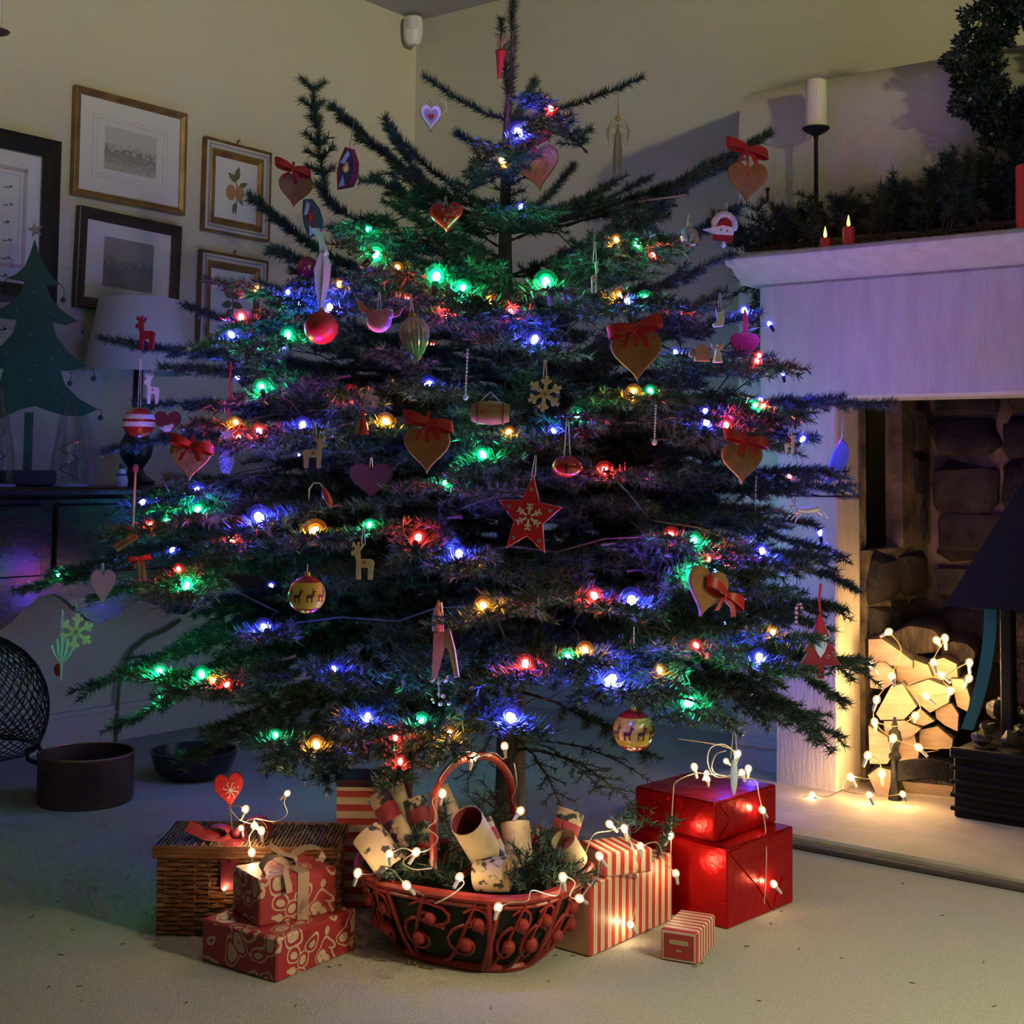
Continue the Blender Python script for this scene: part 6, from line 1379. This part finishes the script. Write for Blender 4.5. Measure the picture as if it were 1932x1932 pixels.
# printed card tubes and wood slices in the basket
crd = [M('birch_card_%d' % i, (0.44, 0.34, 0.21), 0.7, col2=c, nscale=sc_, lo=lo, hi=lo + .05) for i, (c, sc_, lo) in enumerate((((0.025, 0.022, 0.03), 55, .53), ((0.03, 0.022, 0.045), 34, .47), ((0.38, 0.28, 0.17), 16, .5), ((0.02, 0.028, 0.02), 60, .49)))]
band = M('tube_red_band', (0.30, 0.03, 0.04), 0.7)
inred = M('tube_red_inside', (0.28, 0.035, 0.03), 0.7)
TB = [(742, 1640, 692, 1572, 62, 2.40, 0, 'wide cream tube with black leaf print leaning out over the rim'), (775, 1610, 712, 1498, 44, 2.47, 1, 'navy and red printed tube leaning behind the wide cream one'), (780, 1590, 733, 1455, 38, 2.54, 2, 'tall plain cream tube with red end at the back'),
      (812, 1610, 782, 1506, 42, 2.52, 3, 'dark floral tube beside the handle'), (872, 1590, 826, 1488, 42, 2.53, 2, 'cream tube behind the arched handle'), (925, 1625, 880, 1548, 62, 2.40, 2, 'open cream tube showing its red inside'),
      (958, 1640, 915, 1545, 24, 2.37, 1, 'slim speckled tube beside the open red one'), (980, 1640, 972, 1552, 54, 2.46, 2, 'upright cream tube by the handle end'), (1000, 1640, 1003, 1562, 30, 2.50, 3, 'holly printed tube behind the upright cream tube'), (1042, 1640, 1078, 1530, 52, 2.50, 3, 'leaf printed tube tilted towards the parcels'), (1062, 1585, 1086, 1625, 48, 2.43, 2, 'short plain card tube lying over the basket edge')]
for (x0, y0, x1, y1, dia, dp, mi_, lab) in TB:
    a = at(x0, y0, dp); b_ = at(x1, y1, dp - .02 if mi_ == 2 and dia > 60 else dp + .03); d_ = b_ - a; L_ = d_.length; r = dia / 2 * dp / F
    if dia == 62 and mi_ == 2: b_ = at(x1, y1, dp - .07); d_ = b_ - a; L_ = d_.length
    t = thing('card_tube', lab, 'tube', a, d_.to_track_quat('Z', 'Y').to_euler(), 'printed card tubes in the basket')
    m2 = MB(); m2.lathe([(r, 0), (r, L_), (r - .0012, L_), (r - .0012, .0)], 22); m2.f = m2.f[:-2]; m2.mi = m2.mi[:-2]; m2.build('card_wall', crd[mi_], t)
    if mi_ in (1, 3):
        m2 = MB(); m2.lathe([(r + .0004, L_ * .55), (r + .0004, L_ * .8), (r - .0008, L_ * .8), (r - .0008, L_ * .55)], 22); m2.f = m2.f[:-2]; m2.mi = m2.mi[:-2]; m2.build('red_band', band, t)
    m2 = MB(); m2.lathe([(r - .0014, L_ - .002), (r - .0014, L_ * .35), (0, L_ * .35)], 22); m2.f = m2.f[:-2] + [m2.f[-1]]; m2.mi = m2.mi[:-1]; m2.build('red_inside', inred, t)
t = thing('wood_slice', 'short birch log slice lying in the front of the basket', 'wood slice', at(900, 1650, 2.36), Vector((1, -.35, .12)).to_track_quat('Z', 'Y').to_euler())
m2 = MB(); m2.lathe([(.027, 0), (.029, .02), (.028, .055)], 20); m2.f = m2.f[:-2]; m2.mi = m2.mi[:-2]; m2.build('bark', crd[0], t); m2 = MB(); m2.lathe([(0, .0), (.0265, 0), (.0275, .0552), (0, .0552)], 20); m2.build('cut_face', M('walnut_cut', (0.26, 0.15, 0.07), 0.7, col2=(0.20, 0.11, 0.05), nscale=40), t)
for i, (x0, y0, x1, y1, dp) in enumerate(((905, 1640, 870, 1600, 2.40), (1000, 1670, 1050, 1620, 2.38), (980, 1680, 1000, 1600, 2.42), (1040, 1670, 1100, 1650, 2.40), (860, 1600, 840, 1540, 2.50), (930, 1600, 935, 1500, 2.58), (1010, 1660, 1070, 1640, 2.36), (760, 1630, 790, 1570, 2.46), (900, 1600, 905, 1520, 2.56), (1240, 1620, 1262, 1560, 2.60), (1215, 1560, 1180, 1545, 2.6), (840, 1690, 850, 1600, 2.40), (880, 1690, 830, 1640, 2.38), (1000, 1690, 960, 1640, 2.36), (820, 1660, 760, 1640, 2.40), (1060, 1650, 1030, 1580, 2.46), (1010, 1640, 1020, 1570, 2.5), (850, 1650, 880, 1580, 2.46), (760, 1660, 720, 1630, 2.42))):
    a = at(x0, y0, dp); lab = ['fir sprig by the open red-lined tube', 'fir sprig pointing towards the striped parcels', 'fir sprig standing before the upright tube', 'fir sprig lying on the basket edge', 'fir sprig behind the handle foot', 'tall fir sprig inside the handle arch', 'fir sprig low over the front rim', 'fir sprig among the dark printed tubes', 'fir sprig at the middle of the arch', 'fir sprig drooping between striped and foil parcels', 'fir sprig tip over the small striped parcel', 'fir sprig rising behind the front curl of cane', 'fir sprig tucked below the open tube', 'fir sprig beneath the birch slice', 'fir sprig under the wide leaf-print tube', 'fir sprig before the tilted leaf tube', 'fir sprig between upright and tilted tubes', 'fir sprig left of the birch slice', 'fir sprig at the rim below the wide tube'][i]
    t = thing('fir_sprig', lab, 'sprig', a, group='loose fir sprigs')
    bough(a, at(x1, y1, dp + .0), .1, .5, .1, dens=700, ln=.022, seed=900 + i, parent=t, wood='twig', org=a, sub=False, tspace=.022)
# tall dark red roll standing behind the basket
rp = ground(764, 1560); t = thing('paper_roll', 'dark red roll of wrapping paper standing behind the basket', 'paper roll', (at(764, 1400, 2.95).x, 2.95, 0))
m2 = MB(); m2.lathe([(0, 0), (.017, 0), (.017, .40), (.012, .40), (.012, .38), (0, .38)], 16); m2.build('rolled_paper', M('dark_red_paper', (0.11, 0.01, 0.016), 0.5), t)

# ------------------------------------------------------------------ warm white lights on basket, gifts, hamper and logs
wwire = M('silver_lamp_wire', (0.62, 0.55, 0.46), 0.35, metal=0.5)
def W(l, s=.85): return [(at(x, y, d), 'W', s) for x, y, d in l]
def path(l): return [at(x, y, d) for x, y, d in l]
string_lights('warm white lights on silver wire twined over the red basket', W([(675, 1647, 2.36), (767, 1670, 2.27), (735, 1612, 2.34), (785, 1608, 2.34), (835, 1497, 2.38), (893, 1430, 2.46), (952, 1408, 2.52), (982, 1530, 2.42), (867, 1655, 2.30), (940, 1712, 2.24), (1062, 1655, 2.29), (1093, 1695, 2.30)]), wwire, .0011,
    wire_paths=[spl(path(l)) for l in ([(675, 1647, 2.36), (700, 1650, 2.33), (730, 1635, 2.31), (767, 1670, 2.27), (800, 1690, 2.25)], [(735, 1612, 2.34), (760, 1600, 2.34), (785, 1608, 2.34), (810, 1602, 2.35), (826, 1580, 2.37), (808, 1562, 2.39), (824, 1545, 2.38), (816, 1510, 2.39), (835, 1497, 2.38), (830, 1470, 2.41), (860, 1432, 2.44), (880, 1418, 2.46), (905, 1425, 2.46), (893, 1432, 2.47), (930, 1420, 2.5), (950, 1432, 2.52), (952, 1408, 2.52)],
        [(970, 1440, 2.53), (975, 1480, 2.54), (966, 1510, 2.55), (982, 1530, 2.42)], [(867, 1655, 2.30), (875, 1668, 2.28), (850, 1690, 2.25), (820, 1705, 2.24)], [(940, 1712, 2.24), (965, 1703, 2.235), (995, 1700, 2.235), (1005, 1680, 2.25), (1050, 1690, 2.26), (1062, 1655, 2.29), (1085, 1665, 2.3), (1075, 1690, 2.3), (1093, 1695, 2.30), (1110, 1675, 2.33), (1122, 1660, 2.36)], [(785, 1608, 2.34), (760, 1625, 2.33), (780, 1640, 2.32), (815, 1638, 2.33)])])
def lit(x, y, d, s=.85): return (at(x, y, d), 'W', s)
string_lights('warm white lights on silver wire across the striped parcels', [lit(1131, 1615, 2.44), lit(1150, 1555, 2.56), lit(1178, 1563, 2.55), lit(1208, 1597, 2.505), lit(1275, 1648, 2.62), lit(1190, 1745, 2.53), lit(1265, 1577, 2.66)], wwire, .0011,
    wire_paths=[spl(path(l)) for l in ([(1131, 1615, 2.44), (1128, 1650, 2.42), (1115, 1672, 2.42), (1100, 1650, 2.42)], [(1105, 1610, 2.5), (1120, 1575, 2.56), (1150, 1568, 2.57), (1178, 1563, 2.55), (1190, 1590, 2.508), (1202, 1625, 2.51), (1203, 1650, 2.54), (1202, 1700, 2.545), (1190, 1745, 2.53)], [(1208, 1597, 2.505), (1240, 1590, 2.54), (1255, 1625, 2.6), (1275, 1648, 2.62)])])
string_lights('warm white lights on silver wire over the red foil parcels', [lit(1310, 1447, 2.72), lit(1333, 1459, 2.72, .7), lit(1335, 1470, 2.70, .7), lit(1370, 1436, 2.70, .7), lit(1392, 1422, 2.72), lit(1400, 1458, 2.73), lit(1412, 1450, 2.74), lit(1438, 1528, 2.745), lit(1460, 1668, 2.70)], wwire, .0011,
    wire_paths=[spl(path(l)) for l in ([(1265, 1640, 2.66), (1266, 1590, 2.68), (1270, 1500, 2.71), (1276, 1475, 2.715), (1310, 1460, 2.72), (1335, 1460, 2.71), (1400, 1468, 2.72), (1425, 1472, 2.73), (1432, 1500, 2.75), (1438, 1528, 2.745), (1444, 1560, 2.74), (1446, 1620, 2.70), (1442, 1705, 2.69)],
        [(1280, 1394, 2.78), (1330, 1401, 2.74), (1365, 1408, 2.72), (1385, 1420, 2.71), (1380, 1460, 2.71), (1350, 1465, 2.71), (1336, 1440, 2.71), (1340, 1412, 2.71), (1365, 1404, 2.71), (1392, 1422, 2.72)], [(1400, 1458, 2.73), (1380, 1468, 2.72), (1345, 1455, 2.71), (1350, 1425, 2.7), (1370, 1416, 2.7)])])
string_lights('warm white lights on silver wire knotted round the hamper bow', [lit(542, 1497, 2.62, .7), lit(463, 1527, 2.58), lit(455, 1563, 2.56, .7), lit(480, 1558, 2.56), lit(493, 1567, 2.56), lit(475, 1608, 2.50), lit(450, 1698, 2.47), lit(423, 1677, 2.53, .5)], wwire, .0011,
    wire_paths=[spl(path(l)) for l in ([(463, 1527, 2.58), (450, 1520, 2.58), (432, 1522, 2.6), (450, 1545, 2.57), (480, 1558, 2.56), (470, 1580, 2.55), (475, 1608, 2.5)], [(542, 1497, 2.62), (536, 1515, 2.62), (542, 1535, 2.6), (520, 1550, 2.58), (480, 1545, 2.57), (493, 1567, 2.56)])])
FL = [(1677, 1192, 3.64), (1767, 1208, 3.60), (1783, 1204, 3.60), (1642, 1253, 3.57), (1683, 1276, 3.55), (1762, 1250, 3.56), (1777, 1274, 3.55), (1829, 1250, 3.56), (1828, 1280, 3.56), (1747, 1313, 3.53), (1794, 1303, 3.53), (1654, 1320, 3.55), (1727, 1350, 3.53), (1650, 1362, 3.55), (1685, 1393, 3.53), (1733, 1410, 3.52), (1637, 1425, 3.55), (1664, 1460, 3.53), (1605, 1466, 3.56), (1640, 1500, 3.50), (1703, 1498, 3.50), (1533, 1500, 3.57), (1473, 1512, 3.6)]
string_lights('warm yellow lights draped over the log stack and along the hearth', [(at(x, y, d), 'F', 1.2 if y < 1470 else 1.0) for x, y, d in FL], M('amber_flex', (0.50, 0.30, 0.10), 0.4), .0013,
    wire_paths=[spl(path(l)) for l in ([(1677, 1192, 3.64), (1700, 1225, 3.62), (1683, 1276, 3.55), (1700, 1285, 3.54), (1735, 1330, 3.53), (1727, 1350, 3.53), (1690, 1370, 3.53), (1650, 1362, 3.55)], [(1767, 1208, 3.60), (1783, 1204, 3.60), (1765, 1235, 3.57), (1762, 1250, 3.56), (1777, 1274, 3.55), (1740, 1280, 3.54), (1712, 1296, 3.53), (1747, 1313, 3.53), (1794, 1303, 3.53), (1780, 1280, 3.54), (1829, 1250, 3.56), (1828, 1280, 3.56)],
        [(1642, 1253, 3.57), (1665, 1250, 3.56), (1683, 1276, 3.55), (1654, 1320, 3.55), (1650, 1362, 3.55), (1685, 1393, 3.53), (1733, 1410, 3.52), (1770, 1415, 3.52), (1745, 1420, 3.52)], [(1637, 1425, 3.55), (1655, 1432, 3.53), (1664, 1460, 3.53), (1640, 1470, 3.5), (1605, 1466, 3.56), (1590, 1490, 3.52), (1640, 1500, 3.50), (1670, 1502, 3.5), (1703, 1498, 3.50)], [(1590, 1490, 3.52), (1560, 1503, 3.55), (1533, 1500, 3.57), (1500, 1508, 3.58), (1473, 1512, 3.6)])])
# dead needles fallen on the carpet
m2 = MB(); q = random.Random(12)
for i in range(46):
    p = ground(q.uniform(40, 1900), q.uniform(1620, 1915)); a = q.uniform(0, 3.14)
    m2.box((p.x, p.y, .0012), (q.uniform(.005, .011), .0012, .0012), Matrix.Rotation(a, 3, 'Z'))
tag(m2.build('fallen_needles', M('dry_needles', (0.06, 0.06, 0.03), 0.9), smooth=0), 'dry fir needles scattered over the carpet', 'needles', kind='stuff')
